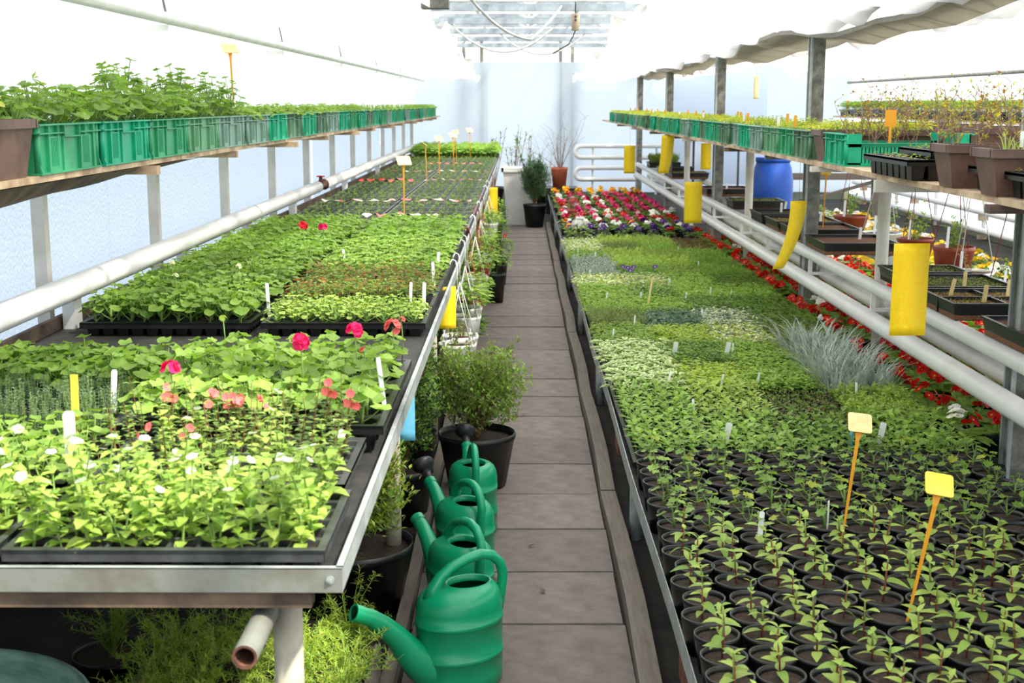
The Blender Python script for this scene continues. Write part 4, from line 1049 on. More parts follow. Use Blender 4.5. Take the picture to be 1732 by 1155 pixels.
# ---- flowering pots at the far end of the low bench
FM = {
 'pink': vmesh('primula_pink', lambda r: primula(r, ['pink_petal','magenta'], nf=11), 3), 'red': vmesh('primula_red', lambda r: primula(r, ['crimson','red_petal'], nf=10), 3),
 'white': vmesh('primula_white', lambda r: primula(r, ['white_petal'], nf=10), 3), 'orange': vmesh('primula_orange', lambda r: primula(r, ['orange_petal','red_petal'], nf=9), 3),
 'purple': vmesh('viola_purple', lambda r: primula(r, ['purple_petal'], nf=7, L=.06, fr=.02), 3), 'gold': vmesh('marigold', lambda r: primula(r, ['orange_petal','yellow_petal'], lm='green_dark', nf=9), 3)}
fpm, fps = pot_mesh(.06, .09, 'black_plastic')
cnt = {}
WORD = {'pink': 'magenta primula', 'red': 'crimson primula', 'white': 'white primula', 'orange': 'orange-red primula', 'purple': 'purple viola', 'gold': 'golden orange primula'}
rF = random.Random(61)
for r_ in range(30):
    y = 13.85+.235*r_
    for c_ in range(8):
        x = .55+.178*c_+rv(rF,-.03,.03)
        f = rF.random()
        if r_ < 2: sp = 'purple' if f < .6 else ('red' if c_ > 5 else 'purple')
        elif r_ < 5: sp = 'orange' if f < .4 and c_ < 5 else ('purple' if f < .55 else 'white')
        elif r_ < 11: sp = 'white' if f < .34 else ('red' if c_ > 5 or f < .62 else 'pink')
        elif r_ < 17: sp = 'pink' if f < .5 or c_ > 4 else ('red' if f < .8 else 'white')
        elif r_ < 25: sp = 'pink' if c_ > 3 and f < .8 else ('white' if f < .3 else ('pink' if f < .75 else 'red'))
        else: sp = 'gold'
        t_ = thing('flowering_'+('viola' if sp == 'purple' else 'primula'), 'pot of %s, %s flower row past the herbs, %s from path' % (WORD[sp], ORD[r_], ORD[c_]), 'flower', (x, y+rv(rF,-.03,.03), RZ+.001), rF.random()*6.3, 'flowering pots past the herbs')
        O('pot', fpm, t_); O('plant', FM[sp][rF.randrange(3)], t_, (0,0,.075), (0,0,0), rv(rF,1.0,1.3))
        cnt[sp] = cnt.get(sp, 0)+1
hy = thing('flowering_hydrangea', 'round white flower head at the path edge before the violas', 'flower', (.60, 13.45, RZ+.001))
O('pot', fpm, hy); hb = MB()
for k in range(70):
    d = dirv(rF.random()*6.3, rv(rF,-.4,1.5)); hb.flower(Vector((0,0,.24))+d*.065, d, .018, 'white_petal', None, 4)
O('bloom', hb, hy); O('foliage', bush(rF, .2, 60, .1, .05, .03, mats=('green_lime','green_bright')), hy, (0,0,.07))
tw = thing('terracotta_pot', 'square terracotta pot of pinkish twigs among the far flowers', 'potted plant', (.66, 16.6, RZ+.001))
O('pot', pot_mesh(.11, .15, 'terracotta')[0], tw); O('soil', pot_mesh(.11, .15, 'terracotta')[1], tw); O('twigs', twiggy(random.Random(5), .22, 16, .1, ('red_leaf','coral','green_grey'), 120, 'twig', .02), tw, (0,0,.13))
# ================================================================ crates on the two upper shelves
CG = {'teal': ((0,150,112),(10,168,126)), 'green': ((34,138,92),(48,156,106)), 'sage': ((86,146,104),(104,160,118)), 'greygreen': ((112,146,130),(132,162,148)), 'moss': ((72,112,84),(92,130,100))}
for n, (a, b) in CG.items(): solid('crate_'+n, rgb(*a), rgb(*b), 6, 0.42)
def crate_meshes(L, D, H, low_side=False):
    # L along local y (faces the path at local x = 0 side), D along local x
    k = ('crate', L, D, H, low_side)
    if k in MESH: return MESH[k]
    c = 'crate_green'; t = .006; b = MB(); ins = .014
    x0, x1, y0, y1 = -D+ins, -ins, -L/2+ins, L/2-ins
    b.box(x0, x1, y0, y1, 0, t, c)
    b.box(x1-t, x1, y0, y1, 0, H, c); b.box(x0, x0+t, y0, y1, 0, H, c)
    if low_side:
        hl = H*.72
        for yy in (y0, y1-t):
            b.box(x0, x1, yy, yy+t, 0, H*.1, c); b.box(x0, x1, yy, yy+t, hl-.018, hl, c)
            b.box(x0, x0+.06, yy, yy+t, 0, H, c); b.box(x1-.07, x1, yy, yy+t, 0, H, c)
            n = 26
            for i in range(n):
                xa = x0+.06+(x1-x0-.13)*(i+.0)/n; b.box(xa, xa+.011, yy, yy+t, H*.1, hl-.016, c)
    else:
        b.box(x0, x1, y0, y0+t, 0, H, c); b.box(x0, x1, y1-t, y1, 0, H, c)
    # base flange
    b.box(x1, x1+.010, y0-.006, y1+.006, 0, .006, c); b.box(x0, x1, y0-.010, y0, 0, .006, c); b.box(x0, x1, y1, y1+.010, 0, .006, c)
    r = MB()   # double rim
    def rim(z0, z1, o):
        r.box(x1, x1+o, y0-o, y1+o, z0, z1, c); r.box(x0-o, x0, y0-o, y1+o, z0, z1, c)
        if not low_side:
            r.box(x0, x1, y0-o, y0, z0, z1, c); r.box(x0, x1, y1, y1+o, z0, z1, c)
    rim(H-.005, H, .014)
    if low_side:
        for yy in (y0-.014, y1): r.box(x0, x1, yy, yy+.014, H*.72-.004, H*.72, c)
    zz = H*.80
    r.box(x1, x1+.012, y0-.012, -L*.13, zz, zz+.004, c); r.box(x1, x1+.012, L*.13, y1+.012, zz, zz+.004, c); r.box(x1, x1+.012, -L*.12, L*.12, zz-.012, zz-.008, c)
    for s_ in (-1, 1): r.hexa([(x1,s_*L*.13-.008,zz),(x1+.012,s_*L*.13-.008,zz),(x1+.012,s_*L*.13+.008,zz),(x1,s_*L*.13+.008,zz)], [(x1,s_*(L*.13-.004*s_)-.006,zz+.004),(x1+.012,s_*L*.13-.006,zz+.004),(x1+.012,s_*L*.13+.006,zz+.004),(x1,s_*L*.13+.006,zz+.004)], c)
    if not low_side:
        r.box(x0, x1, y0-.012, y0, zz, zz+.004, c); r.box(x0, x1, y1, y1+.012, zz, zz+.004, c)
    for yy in (-L*.36, -L*.12, L*.12, L*.36, -L*.22, L*.22)[:6]: r.box(x1, x1+.012, yy-.002, yy+.002, zz-.008, H-.004, c)
    q = r      # ribs on the path face
    for yy in (-L*.36, L*.36): q.box(x1, x1+.011, yy-.0025, yy+.0025, .005, zz, c)
    for yy in (-L*.14, L*.14): q.hexa([(x1,yy-.003,.005),(x1+.010,yy-.003,.005),(x1+.010,yy+.003,.005),(x1,yy+.003,.005)], [(x1,yy-.003,zz-.008),(x1+.012,yy-.003,zz-.008),(x1+.012,yy+.003,zz-.008),(x1,yy+.003,zz-.008)], c)
    for s_ in (-1, 1):
        q.box(x1, x1+.005, s_*L*.25-L*.10, s_*L*.25+L*.10, .005, zz-.008, c)
        for i in range(5): q.box(x1+.005, x1+.007, s_*L*.25-L*.045+i*L*.022-.002, s_*L*.25-L*.045+i*L*.022+.002, H*.15, H*.72, c)
        q.hexa([(x1,s_*(L/2-ins)-.002,.005),(x1+.012,s_*(L/2-ins)-.002,.005),(x1+.012,s_*(L/2-ins)+.002,.005),(x1,s_*(L/2-ins)+.002,.005)], [(x1,s_*(L/2-ins)-.002,H*.25),(x1+.001,s_*(L/2-ins)-.002,H*.25),(x1+.001,s_*(L/2-ins)+.002,H*.25),(x1,s_*(L/2-ins)+.002,H*.25)], c)
        q.tube([(x1-.004,s_*(y1-.004),.005),(x1-.004,s_*(y1-.004),H-.004)], .010, c, 8)
    MESH[k] = (b.mesh('crate_body'), r.mesh('crate_rim'))
    return MESH[k]
def make_crate(label, loc, L, D, H, col, mirror=False, low=False, group=None, rz=0):
    t_ = thing('plant_crate', label, 'crate', loc, (PI if mirror else 0)+rz, group)
    for n, me in zip(('body', 'ribbed_rim'), crate_meshes(L, D, H, low)):
        o = O(n, me, t_); recolour(o, 'crate_'+col)
    k = ('csoil', L, D, H)
    if k not in MESH: MESH[k] = MB().box(-D+.022, -.022, -L/2+.022, L/2-.022, .01, H*.66, 'soil').mesh('soil')
    O('soil', MESH[k], t_)
    return t_
# ---- wall shelf
SZ = 1.535
ws = thing('wall_shelf', 'wooden shelf on brackets along the film wall carrying green crates', 'shelf')
for i in range(8): O('board', MB().box(-1.90, -1.455, 3.0+2.6*i, 3.0+2.6*i+2.595, SZ-.022, SZ-.001, 'wood'), ws)
for i in range(13):
    y = YP[i]; O('bracket', MB().box(-1.834, -1.40 if i % 2 else -1.44, y-.022, y+.022, SZ-.055, SZ-.0225, 'wood'), ws)
sh = MB(); n = 24
for i in range(n+1):
    y = 2.2+3.9*i/n; s_ = i/n
    for j in range(9):
        q = j/8; sh.v.append((-1.47-.36*q, y, SZ-.027-(.10*(1-s_)+.02)*math.sin(PI*min(1,q*1.2))**.8-.012*math.sin(y*7)*q))
for i in range(n):
    for j in range(8): b = i*9+j; sh.face((b, b+1, b+10, b+9), 'timber_dark', True)
tag(O('sagging_sheet', sh), 'brown sheet sagging below the near end of the wall shelf', 'sheet')
LC = ['green','teal','green','sage','greygreen','greygreen','teal','moss','teal','moss','greygreen','teal','green','teal','moss','teal','green','greygreen','teal','green','teal','greygreen','teal','teal','moss','teal','greygreen','sage','teal','green','sage']
big_ger = lambda r: geranium(r, .17, 15, .085, .036, 'green_mid', 11)
rS = random.Random(71)
BIGL = leaf_variants('green_mid')+leaf_variants('green_bright')[:2]
bgm = vmesh('crate_geranium', big_ger, 5); tall = vmesh('crate_geranium_tall', lambda r: geranium(r, .27, 20, .09, .034, 'green_mid', 11), 4); sm = vmesh('crate_geranium_low', lambda r: geranium(r, .10, 14, .075, .03, 'green_bright', 9), 4)
y = 3.93
for i in range(31):
    L = .588; yc = y+L/2
    lf = ('tall leafy' if i < 5 else 'low leafy')
    t_ = make_crate('%s crate of %s geraniums, %s from near end of wall shelf' % ({'green':'mid-green','teal':'bright green','sage':'pale green','greygreen':'grey-green','moss':'dull green'}[LC[i]], lf, ORD[i]), (-1.44+rv(rS,-.012,.012), yc, SZ), L, .40, .153, LC[i], group='crates on the wall shelf', rz=rv(rS,-.012,.012))
    if i < 16:
        for a in range(4):
            for b in range(3):
                ms = (bgm+tall[:2] if (b or i > 3) else bgm) if i < 5 else sm
                O('geranium', ms[rS.randrange(len(ms))], t_, (-.08-.12*b+rv(rS,-.03,.03), -.22+.147*a+rv(rS,-.03,.03), .10), (0,0,rS.random()*6.3), rv(rS,.8,1.1))
    else:
        O('foliage', carpet('crate_low', lambda r: geranium(r, .085, 14, .07, .03, 'green_bright', 8), 3, 4, .34, .54, 5), t_, (-.2,0,.10), kind='stuff')
    if i < 5 and i not in (0,):
        O('tall_geranium', vmesh('leggy', lambda r: twiggy(r, .20, 3, .06, ('green_bright','green_mid'), 46, 'stem_green', .032, .004), 3)[i % 3], t_, (-.14, rv(rS,-.2,.2), .11), (0,0,i), 1.0)
    y += .60
bp = thing('brown_planter', 'brown plastic trough of yellowing geraniums at the near end of the wall shelf', 'planter', (-1.445, 3.53, SZ))
def trough(L, D, H, taper=.02):
    mb = MB(); m_ = 'brown_plastic'
    mb.hexa([(-D+taper,-L/2+taper,0),(-taper,-L/2+taper,0),(-taper,L/2-taper,0),(-D+taper,L/2-taper,0)], [(-D,-L/2,H-.025),(0,-L/2,H-.025),(0,L/2,H-.025),(-D,L/2,H-.025)], m_)
    r = MB()
    for a in ((-D-.012,.012,-L/2-.012,-L/2+.006),(-D-.012,.012,L/2-.006,L/2+.012),(-D-.012,-D+.006,-L/2,L/2),(-.006,.012,-L/2,L/2)): r.box(a[0],a[1],a[2],a[3],H-.026,H,m_)
    s_ = MB().box(-D+.006,-.006,-L/2+.006,L/2-.006,H-.025,H-.015,'soil')
    return mb.mesh('body'), r.mesh('rim'), s_.mesh('soil')
tb_, tr_, ts_ = trough(.70, .22, .17)
for n, me in (('body',tb_),('rim',tr_),('soil',ts_)): O(n, me, bp)
yg = vmesh('yellow_geranium', lambda r: geranium(r, .15, 12, .09, .04, 'yellow_leaf' if r.random() < .6 else 'yellow_green', 11), 3)
for k in range(5): O('geranium', (yg[k % 3] if k > 2 else bgm[k]), bp, (-.11+rv(rS,-.04,.04), -.26+.13*k, .15), (0,0,k), .8)
tee_label('tall yellow price stake among the geranium crates on the wall shelf', (-1.60, 7.35, SZ+.10), .40, .2, (0,-.03), .4, pw=.09, ph=.08)
for i in range(26):
    yy = 12.6+.17*i+rv(rS,-.04,.04)
    white_label('thin pale label in the far crates of the wall shelf, %s of its row' % ORD[i], (-1.50+rv(rS,-.03,.03), yy, SZ+.13), .09, .012, rv(rS,-.4,.4), (0, rv(rS,-.1,.1)), group='pale labels in the wall shelf crates')
# ---- upper shelf above the pipes
HZ = 1.475
us = thing('upper_shelf', 'long raised shelf on white poles above the pipes carrying crates', 'shelf')
for i in range(8): O('board', MB().box(1.43, 2.10, 3.0+2.5*i, 3.0+2.5*i+2.495, HZ-.022, HZ-.001, 'wood'), us)
for i in range(8): O('board', MB().box(2.25, 2.86, 3.0+2.5*i, 3.0+2.5*i+2.495, HZ-.022, HZ-.001, 'wood'), us)
for i, yb in enumerate((3.9, 6.3, 9.0, 11.4, 14.2, 16.6, 19.0)):
    O('bracket', MB().bar((1.40, yb, HZ-.036), (2.90, yb, HZ-.036), .05, .026, 'cream_pole' if i % 2 else 'timber_dark'), us)
O('bracket_plate', MB().box(1.40,2.3,5.14,5.17,HZ-.07,HZ-.0225,'cream_pole'), us)
RC = ['moss','green','sage','greygreen','teal','greygreen','moss','green','teal','moss','teal','greygreen','sage','teal','green','teal','green','sage','teal','greygreen']
rT = random.Random(81)
crs = lambda r: bush(r, .075, 30, .05, .026, .013, mats=('yellow_green','green_lime','yellow_leaf'))
cov = lambda r: upright(r, .085, 6, 'yellow_green', .05, .02, 6)
def crate_R(label, y0, col, low=False, dx=0): return make_crate(label, (1.43+dx, y0+.205, HZ), .405, .58, .142, col, mirror=True, low=low, group='crates on the upper shelf')
y = 6.50
for i in range(35):
    col = RC[i % 20]
    t_ = crate_R('%s crate of yellow-green plants, %s past the brown box, upper shelf' % ({'green':'mid-green','teal':'bright green','sage':'pale green','greygreen':'grey-green','moss':'dull green'}[col], ORD[i]), y, col, dx=rv(rT,-.03,.02))
    if i < 12:
        ms = vmesh('crate_sprouts', crs, 4)+vmesh('crate_shoots', cov, 3)
        for a in range(4):
            for b in range(3): O('young_plant', ms[rT.randrange(7)], t_, (-.09-.13*a+rv(rT,-.03,.03), -.12+.12*b+rv(rT,-.03,.03), .094), (0,0,rT.random()*6.3), rv(rT,.8,1.15))
    else: O('foliage', carpet('crate_sprouts', crs, 5, 4, .52, .36, 4), t_, (-.29,0,.094), kind='stuff')
    y += .415
bx_ = thing('brown_planter', 'dark brown box squeezed between green crates on the upper shelf', 'planter', (1.44, 6.35, HZ), PI)
tb2, tr2, ts2 = trough(.20, .60, .15)
for n, me in (('body',tb2),('rim',tr2),('soil',ts2)): O(n, me, bx_)
O('young_plants', carpet('crate_sprouts', crs, 5, 4, .52, .36, 4), bx_, (-.3,0,.12), (0,0,0), (1,.4,1), kind='stuff')
sc_ = crate_R('bright green crate with slatted low side holding bare rose twigs', 5.80, 'teal', low=True)
rs_ = vmesh('rose', lambda r: twiggy(r, .26, 6, .1, ('red_leaf','yellow_green','yellow_green','yellow_leaf'), 110, 'twig', .022, .0032), 4)
for k in range(8): O('rose_plant', rs_[k % 4], sc_, (-.06-.065*k, rv(rT,-.12,.12), .095), (0,0,k*1.3), rv(rT,.7,1.05))
for i, (yc, nm) in enumerate(((4.37,'farther wide one'),(3.965,'nearer wide one'))):
    p_ = thing('brown_planter', 'brown trough of %s on the upper shelf, %s' % ('rose twigs' if i == 0 else 'young bulb shoots', nm), 'planter', (1.405, yc, HZ), PI)
    for n, me in zip(('body','rim','soil'), trough(.17, .62, .142)): O(n, me, p_)
    if i == 0:
        for k in range(7): O('rose_plant', rs_[k % 4], p_, (-.05-.08*k, rv(rT,-.04,.04), .125), (0,0,k*1.1), rv(rT,.7,1.0))
    else: O('shoots', carpet('shoot', lambda r: blades(r, 7, .075, .03, .006, 'green_lime'), 8, 2, .56, .12, 3), p_, (-.31,0,.125), kind='stuff')
for i, (yc, x, nm) in enumerate(((4.98,1.385,'farthest, before the slatted crate'),(4.175,1.46,'squeezed between the brown troughs'),(3.70,1.44,'nearest, with green seedlings'))):
    t_ = make_tray('cell_tray', 'black deep cell tray on the upper shelf, '+nm, 'tray', (x+.29, yc, HZ+.001), 9, (7,2,5)[i], .58, (.60,.18,.40)[i], .075, group='cell trays on the upper shelf')
    O('seedlings', carpet('fine_seedlings', lambda r: bush(r, .028, 14, .035, .010, .007, mats=('yellow_green','green_lime'), stems=0), 9, 5, .54, .36, 3), t_, (0,0,.06), (0,0,0), (1, (1.5,.4,1)[i], 1), kind='stuff')
t_ = make_tray('cell_tray', 'shallow seedling tray lying on the farthest black cell tray', 'tray', (1.73, 4.92, HZ+.078), 8, 5, .50, .40, .03, group='cell trays on the upper shelf')
O('seedlings', carpet('fine_seedlings', None, 9, 5, .54, .36, 3), t_, (0,0,.018), (0,0,0), (.85,1,1), kind='stuff')
sg = thing('shelf_sign', 'orange-yellow tag standing in the rose twigs on the upper shelf', 'sign', (1.66, 5.90, HZ+.092))
O('stick', MB().box(-.006,.006,-.002,.002,0,.11,'label_orange'), sg); O('plate', MB().box(-.025,.025,-.0015,.0015,.08,.155,'label_orange'), sg)
white_label('white square label at the brown trough of bulb shoots', (1.58, 4.10, HZ+.14), .05, .04, 0)
lr = random.Random(91)
for i in range(22):
    yy = 7.4+.6*i; col = ('label_orange','label_white','label_orange')[i % 3]
    white_label('small %s label in the upper shelf crates, %s from the brown box' % ('white' if i % 3 == 1 else 'orange', ORD[i]), (1.52+.3*lr.random(), yy, HZ+.125), .07 if i % 3 == 1 else .085, .018, lr.random()*.6-.3, (0, rv(lr,-.08,.08)), mat=col, group='labels in the upper shelf crates')
# ---- second row of rose twigs and shoots behind, far side of the shelf
for i in range(6):
    p_ = thing('brown_planter', 'brown trough of rose twigs, far side of upper shelf, %s from near end' % ORD[i], 'planter', (2.30, 5.2+.75*i, HZ), PI, 'troughs on the far side of the upper shelf')
    for n, me in zip(('body','rim','soil'), (tb2, tr2, ts2)): O(n, me, p_)
    for k in range(5): O('rose_plant', rs_[k % 4], p_, (-.08-.1*k, rv(rT,-.05,.05), .13), (0,0,k*1.7+i), rv(rT,.7,1.1))
# ---- yellow sticky cards
def card(label, loc, top, h=.345, w=.135, rz=0, curl=.0, twist=0, mat='yellow_specks', grp='yellow sticky cards'):
    t_ = thing('sticky_card', label, 'card', (loc[0], loc[1], loc[2]), rz, grp)
    mb = MB(); n = 10; t = .001
    for i in range(n+1):
        s_ = i/n; z = h/2-h*s_; x = -curl*s_*s_*h; yv = -abs(curl)*.4*s_*s_*h; a = twist*s_
        for sx in (-1, 1):
            for ty in (-t, t): mb.v.append((x+sx*w/2*math.cos(a), yv+sx*w/2*math.sin(a)+ty, z))
    for i in range(n):
        b = i*4; c = b+4
        mb.face((b, b+2, c+2, c), mat, True); mb.face((b+1, c+1, c+3, b+3), mat, True); mb.face((b, c, c+1, b+1), mat); mb.face((b+2, b+3, c+3, c+2), mat)
    mb.face((0, 1, 3, 2), mat); b = n*4; mb.face((b, b+2, b+3, b+1), mat)
    O('sheet', mb, t_)
    O('wire', MB().tube([(0,0,h/2-.012),(.004,.002,h/2+.02),(0,0,max(top-loc[2], h/2+.03))], .0009, 'cord_dark', 4), t_)
    return t_
card('large yellow sticky card hanging nearest, in front of the white pipes', (1.445, 4.77, 1.07), HZ-.02, rz=.06)
card('curled yellow sticky card hanging before a grey post', (1.445, 6.75, 1.08), HZ-.02, w=.09, curl=.35, twist=.5, rz=.2)
card('flat yellow sticky card hanging over the far herb trays', (1.445, 10.87, .935), HZ-.02, h=.345, w=.145)
card('twisted yellow sticky card hanging just under the far crates', (1.445, 12.83, 1.26), HZ-.02, h=.37, w=.125, twist=.5, curl=.12)
card('yellow sticky card hanging before the looped end-wall pipes', (1.445, 17.3, 1.02), HZ-.02, h=.365, w=.15)
card('yellow sticky card hanging beside a white pole behind the far crates', (2.42, 17.06, 1.07), HZ-.02, h=.34, w=.135)
card('yellow sticky card hanging from the bench rim among far baskets', (-.30, 14.2, .70), .90, h=.30, w=.12, rz=.5)
card('yellow sticky card hanging from the bench rim by the nearest baskets', (-.345, 6.05, .80), .90, h=.20, w=.085, rz=.35)
card('pale wooden-yellow card hanging high at the end wall', (3.75, 21.0, 2.0), 2.62, h=.36, w=.08, mat='label_face')
card('light blue sticky card hanging under the bench rim by the leg', (-.418, 4.50, .71), .88, h=.30, w=.085, rz=.15, mat='blue_card', grp='blue sticky cards')
# ================================================================ watering cans on the path
def can_parts():
    b = MB(); n = 40; rx, ry = .137, .105
    prof = [(0,.0,.96),(0,.004,.985),(0,.04,.987),(0,.088,.987),(0,.0885,.995),(0,.090,1.006),(0,.098,1.006),(0,.0995,.995),(0,.100,.987),(0,.14,.987),(0,.192,.987),(0,.1925,.995),(0,.194,1.006),(0,.202,1.006),(0,.2035,.995),(0,.204,.987),(0,.235,.985),(0,.240,.98),(0,.262,.955),(.004,.280,.88),(.010,.292,.77),(.018,.299,.66)]
    R_ = [(cx, 0, z, rx*s_, ry*s_) for cx, z, s_ in prof]
    R_ += [(.030,0,.301,.074,.058),(.030,0,.305,.070,.054),(.030,0,.303,.066,.050),(.030,0,.285,.066,.050)]
    b.rings(R_, 'can_green', n, cap0='can_green')
    b.rings([(.03,0,.285,.066,.05),(.01,0,.27,.10,.08),(0,0,.2,.128,.097),(0,0,.01,.125,.094)], 'can_inner_shade', n, cap1='can_inner_shade')
    sp = MB(); pts = [(-.085,0,.055),(-.130,0,.085),(-.170,0,.130),(-.205,0,.178),(-.245,0,.222),(-.290,0,.258),(-.335,0,.280)]
    sp.tube(pts, [.066,.056,.044,.035,.029,.025,.023], 'can_green', 18, cap=False)
    sp.tube([(-.318,0,.272),(-.340,0,.2825)], [.0255,.0255], 'can_green', 18, cap=False)
    sp.tube([(-.340,0,.2825),(-.30,0,.262),(-.24,0,.215)], [.0205,.020,.02], 'can_inner_shade', 18, cap=False)
    d = (Vector((-.340,0,.2825))-Vector((-.318,0,.272))).normalized(); u = Vector((0,1,0)); w_ = d.cross(u)
    for k in range(18):
        a, c = 2*PI*k/18, 2*PI*(k+1)/18; o = Vector((-.340,0,.2825))
        sp.poly([o+(u*math.cos(a)+w_*math.sin(a))*.0255, o+(u*math.cos(c)+w_*math.sin(c))*.0255, o+(u*math.cos(c)+w_*math.sin(c))*.0205, o+(u*math.cos(a)+w_*math.sin(a))*.0205], 'can_green')
    h = MB(); hp = [(-.098,0,.262),(-.085,0,.305),(-.060,0,.335),(-.022,0,.358),(.025,0,.374),(.072,0,.380),(.112,0,.370),(.140,0,.342),(.150,0,.305),(.146,0,.270),(.138,0,.222),(.128,0,.19)]
    h.tube(hp, [.026,.019,.016,.0155,.0155,.0155,.0155,.0155,.0155,.0155,.016,.018], 'can_green', 14)
    ro = MB(); o = Vector((-.335,0,.280)); dd = Vector((-.80,0,.60)).normalized()
    ro.tube([o-dd*.01, o+dd*.03, o+dd*.055], [.021,.018,.017], 'rose_black', 14)
    ro.tube([o+dd*.055, o+dd*.075, o+dd*.088, o+dd*.096], [.018,.040,.046,.044], 'rose_black', 20)
    return [x.mesh(nm) for x, nm in ((b,'body'),(sp,'spout'),(h,'handle'),(ro,'sprinkler_rose'))]
cb, cs, ch, cr = can_parts()
def can(label, x, y, spout_dir, rose, s_=1.0):
    t_ = thing('watering_can', label, 'watering can', (x, y, .003), math.atan2(spout_dir[1], spout_dir[0])-PI, 'green watering cans')
    O('body', cb, t_, sc=s_); O('spout', cs, t_, sc=s_); O('handle', ch, t_, sc=s_)
    if rose: O('sprinkler_rose', cr, t_, sc=s_, label='black sprinkler rose')
    return t_
can('green plastic watering can nearest, open spout pointing at the fern tray', -.185, 3.74, (-.85,-.52), False, 1.03)
can('green plastic watering can second from the near end, no rose on its spout', -.20, 4.17, (-.50,.86), False)
can('green plastic watering can third from the near end with a black rose', -.205, 4.62, (-.45,.90), True)
can('green plastic watering can farthest, its black rose before the big pot', -.195, 5.17, (-.12,1.0), True, .97)
# ================================================================ shrubs in pots beside the path
def potted(name, label, loc, r, h, mat, stem, fol, fz=None, group=None, rz=0, cat='potted plant'):
    t_ = thing(name, label, cat, loc, rz, group)
    a, b = pot_mesh(r, h, mat); O('pot', a, t_); O('soil', b, t_)
    if stem is not None: O('branches', stem, t_, (0,0,h*.86))
    if fol is not None: O('foliage', fol, t_, (0,0,h*.86))
    return t_
s1 = shrub(random.Random(1), .36, .19, 3200, .026, .013, ('green_mid','green_olive','green_bright','yellow_green'), .05, 22)
potted('potted_shrub', 'wide black pot of fine-leaved shrub under the near bench corner', (-.575, 4.36, -.018), .20, .25, 'black_plastic', *s1)
s2 = shrub(random.Random(2), .42, .23, 5200, .024, .013, ('green_olive','green_mid','green_olive','green_bright'), .06, 26)
potted('potted_shrub', 'big black pot of olive shrub standing on the path behind the cans', (-.20, 5.83, .004), .18, .25, 'black_plastic', *s2)
s3 = shrub(random.Random(3), .50, .16, 3600, .024, .015, ('green_dark','green_deep','green_mid'), .04, 20)
potted('potted_shrub', 'dark dense evergreen in a black pot behind the bench leg', (-.50, 5.35, -.018), .13, .24, 'black_plastic', *s3)
potted('potted_shrub', 'second dark evergreen in a black pot deeper beneath the rim', (-.52, 5.95, -.018), .13, .24, 'black_plastic', *s3, rz=1.4)
# asparagus ferns in two shallow boxes under the bench
af = vmesh('asparagus_fern', asparagus, 4); afm = vmesh('asparagus_tall', lambda r: asparagus(r, 16, .30, .12), 2)
rG = random.Random(101)
for nm, x, y, lw, ll in (('near box of asparagus fern under the bench, left of the leg', -.90, 3.50, .40, .62), ('near box of asparagus fern under the bench, beside the spout', -.555, 3.42, .24, .62)):
    t_ = thing('fern_box', 'wooden '+nm, 'planter', (x, y, -.018))
    bx = MB(); 
    for a in (-1, 1): O('side_plank', MB().box(a*lw/2-.009,a*lw/2+.009,-ll/2,ll/2,0,.14,'timber'), t_); O('end_plank', MB().box(-lw/2+.01,lw/2-.01,a*ll/2-.009,a*ll/2+.009,0,.13,'timber_dark'), t_)
    O('soil', MB().box(-lw/2+.01,lw/2-.01,-ll/2+.01,ll/2-.01,0,.10,'soil_dark'), t_)
    nx = 3 if lw > .3 else 2
    for i in range(nx):
        for j in range(4): O('asparagus_fern', af[rG.randrange(4)], t_, (-lw/2+lw*(i+.5)/nx, -ll/2+ll*(j+.5)/4, .10), (0,0,rG.random()*6.3), rv(rG,.75,1.05))
    if nx == 2: O('asparagus_fern', afm[0], t_, (.05,.24,.10)); O('asparagus_fern', afm[1], t_, (-.05,-.1,.10))
potted('fern_pot', 'asparagus fern trailing from a pot before the dark bench end', (-1.25, 3.72, -.018), .12, .12, 'black_plastic', None, af[1])
# green tub
tu = thing('round_tub', 'large weathered pale green plastic tub below the bench front', 'tub', (-1.32, 2.60, -.018))
O('wall', MB().lathe([(.31,0),(.355,.40),(.372,.43),(.378,.455),(.365,.462),(.352,.45),(.345,.41),(.30,.012)], 'tub_green', 48, cap0='tub_green'), tu)
O('floor_disc', MB().lathe([(.30,.012),(.001,.012)], 'tub_green', 48), tu)
tag(O('concrete_block', MB().box(-1.86,-1.62,2.75,3.3,-.019,.5,'timber_dark')), 'mossy block against the wall below the bench', 'block')
# ================================================================ hanging baskets on the bench rim
def basket_parts(mat, r, h):
    p, s_ = pot_mesh(r, h, mat); return p, s_
hb1 = lambda r: bush(r, .20, 170, .13, .040, .026, mats=('green_bright','green_mid','green_lime'), stems=8)
hb2 = lambda r: twiggy(r, .14, 7, .08, ('green_mid','green_bright','green_olive'), 90, 'stem_brown', .020, .002)
HPL = vmesh('basket_bush', hb1, 3)+vmesh('basket_sparse', hb2, 3)
HK = [(6.60,'white_plastic',.100,.155),(6.90,'white_plastic',.100,.155),(7.58,'white_plastic',.095,.15),(7.86,'white_plastic',.095,.15),(8.35,'terracotta',.095,.14),(9.3,'white_plastic',.095,.15),(9.72,'terracotta',.095,.14),(10.15,'terracotta',.095,.14),(10.62,'white_plastic',.095,.15),(11.3,'terracotta',.095,.14),(12.7,'white_plastic',.095,.15),(13.5,'white_plastic',.095,.15),(15.2,'terracotta',.095,.14)]
rI = random.Random(111)
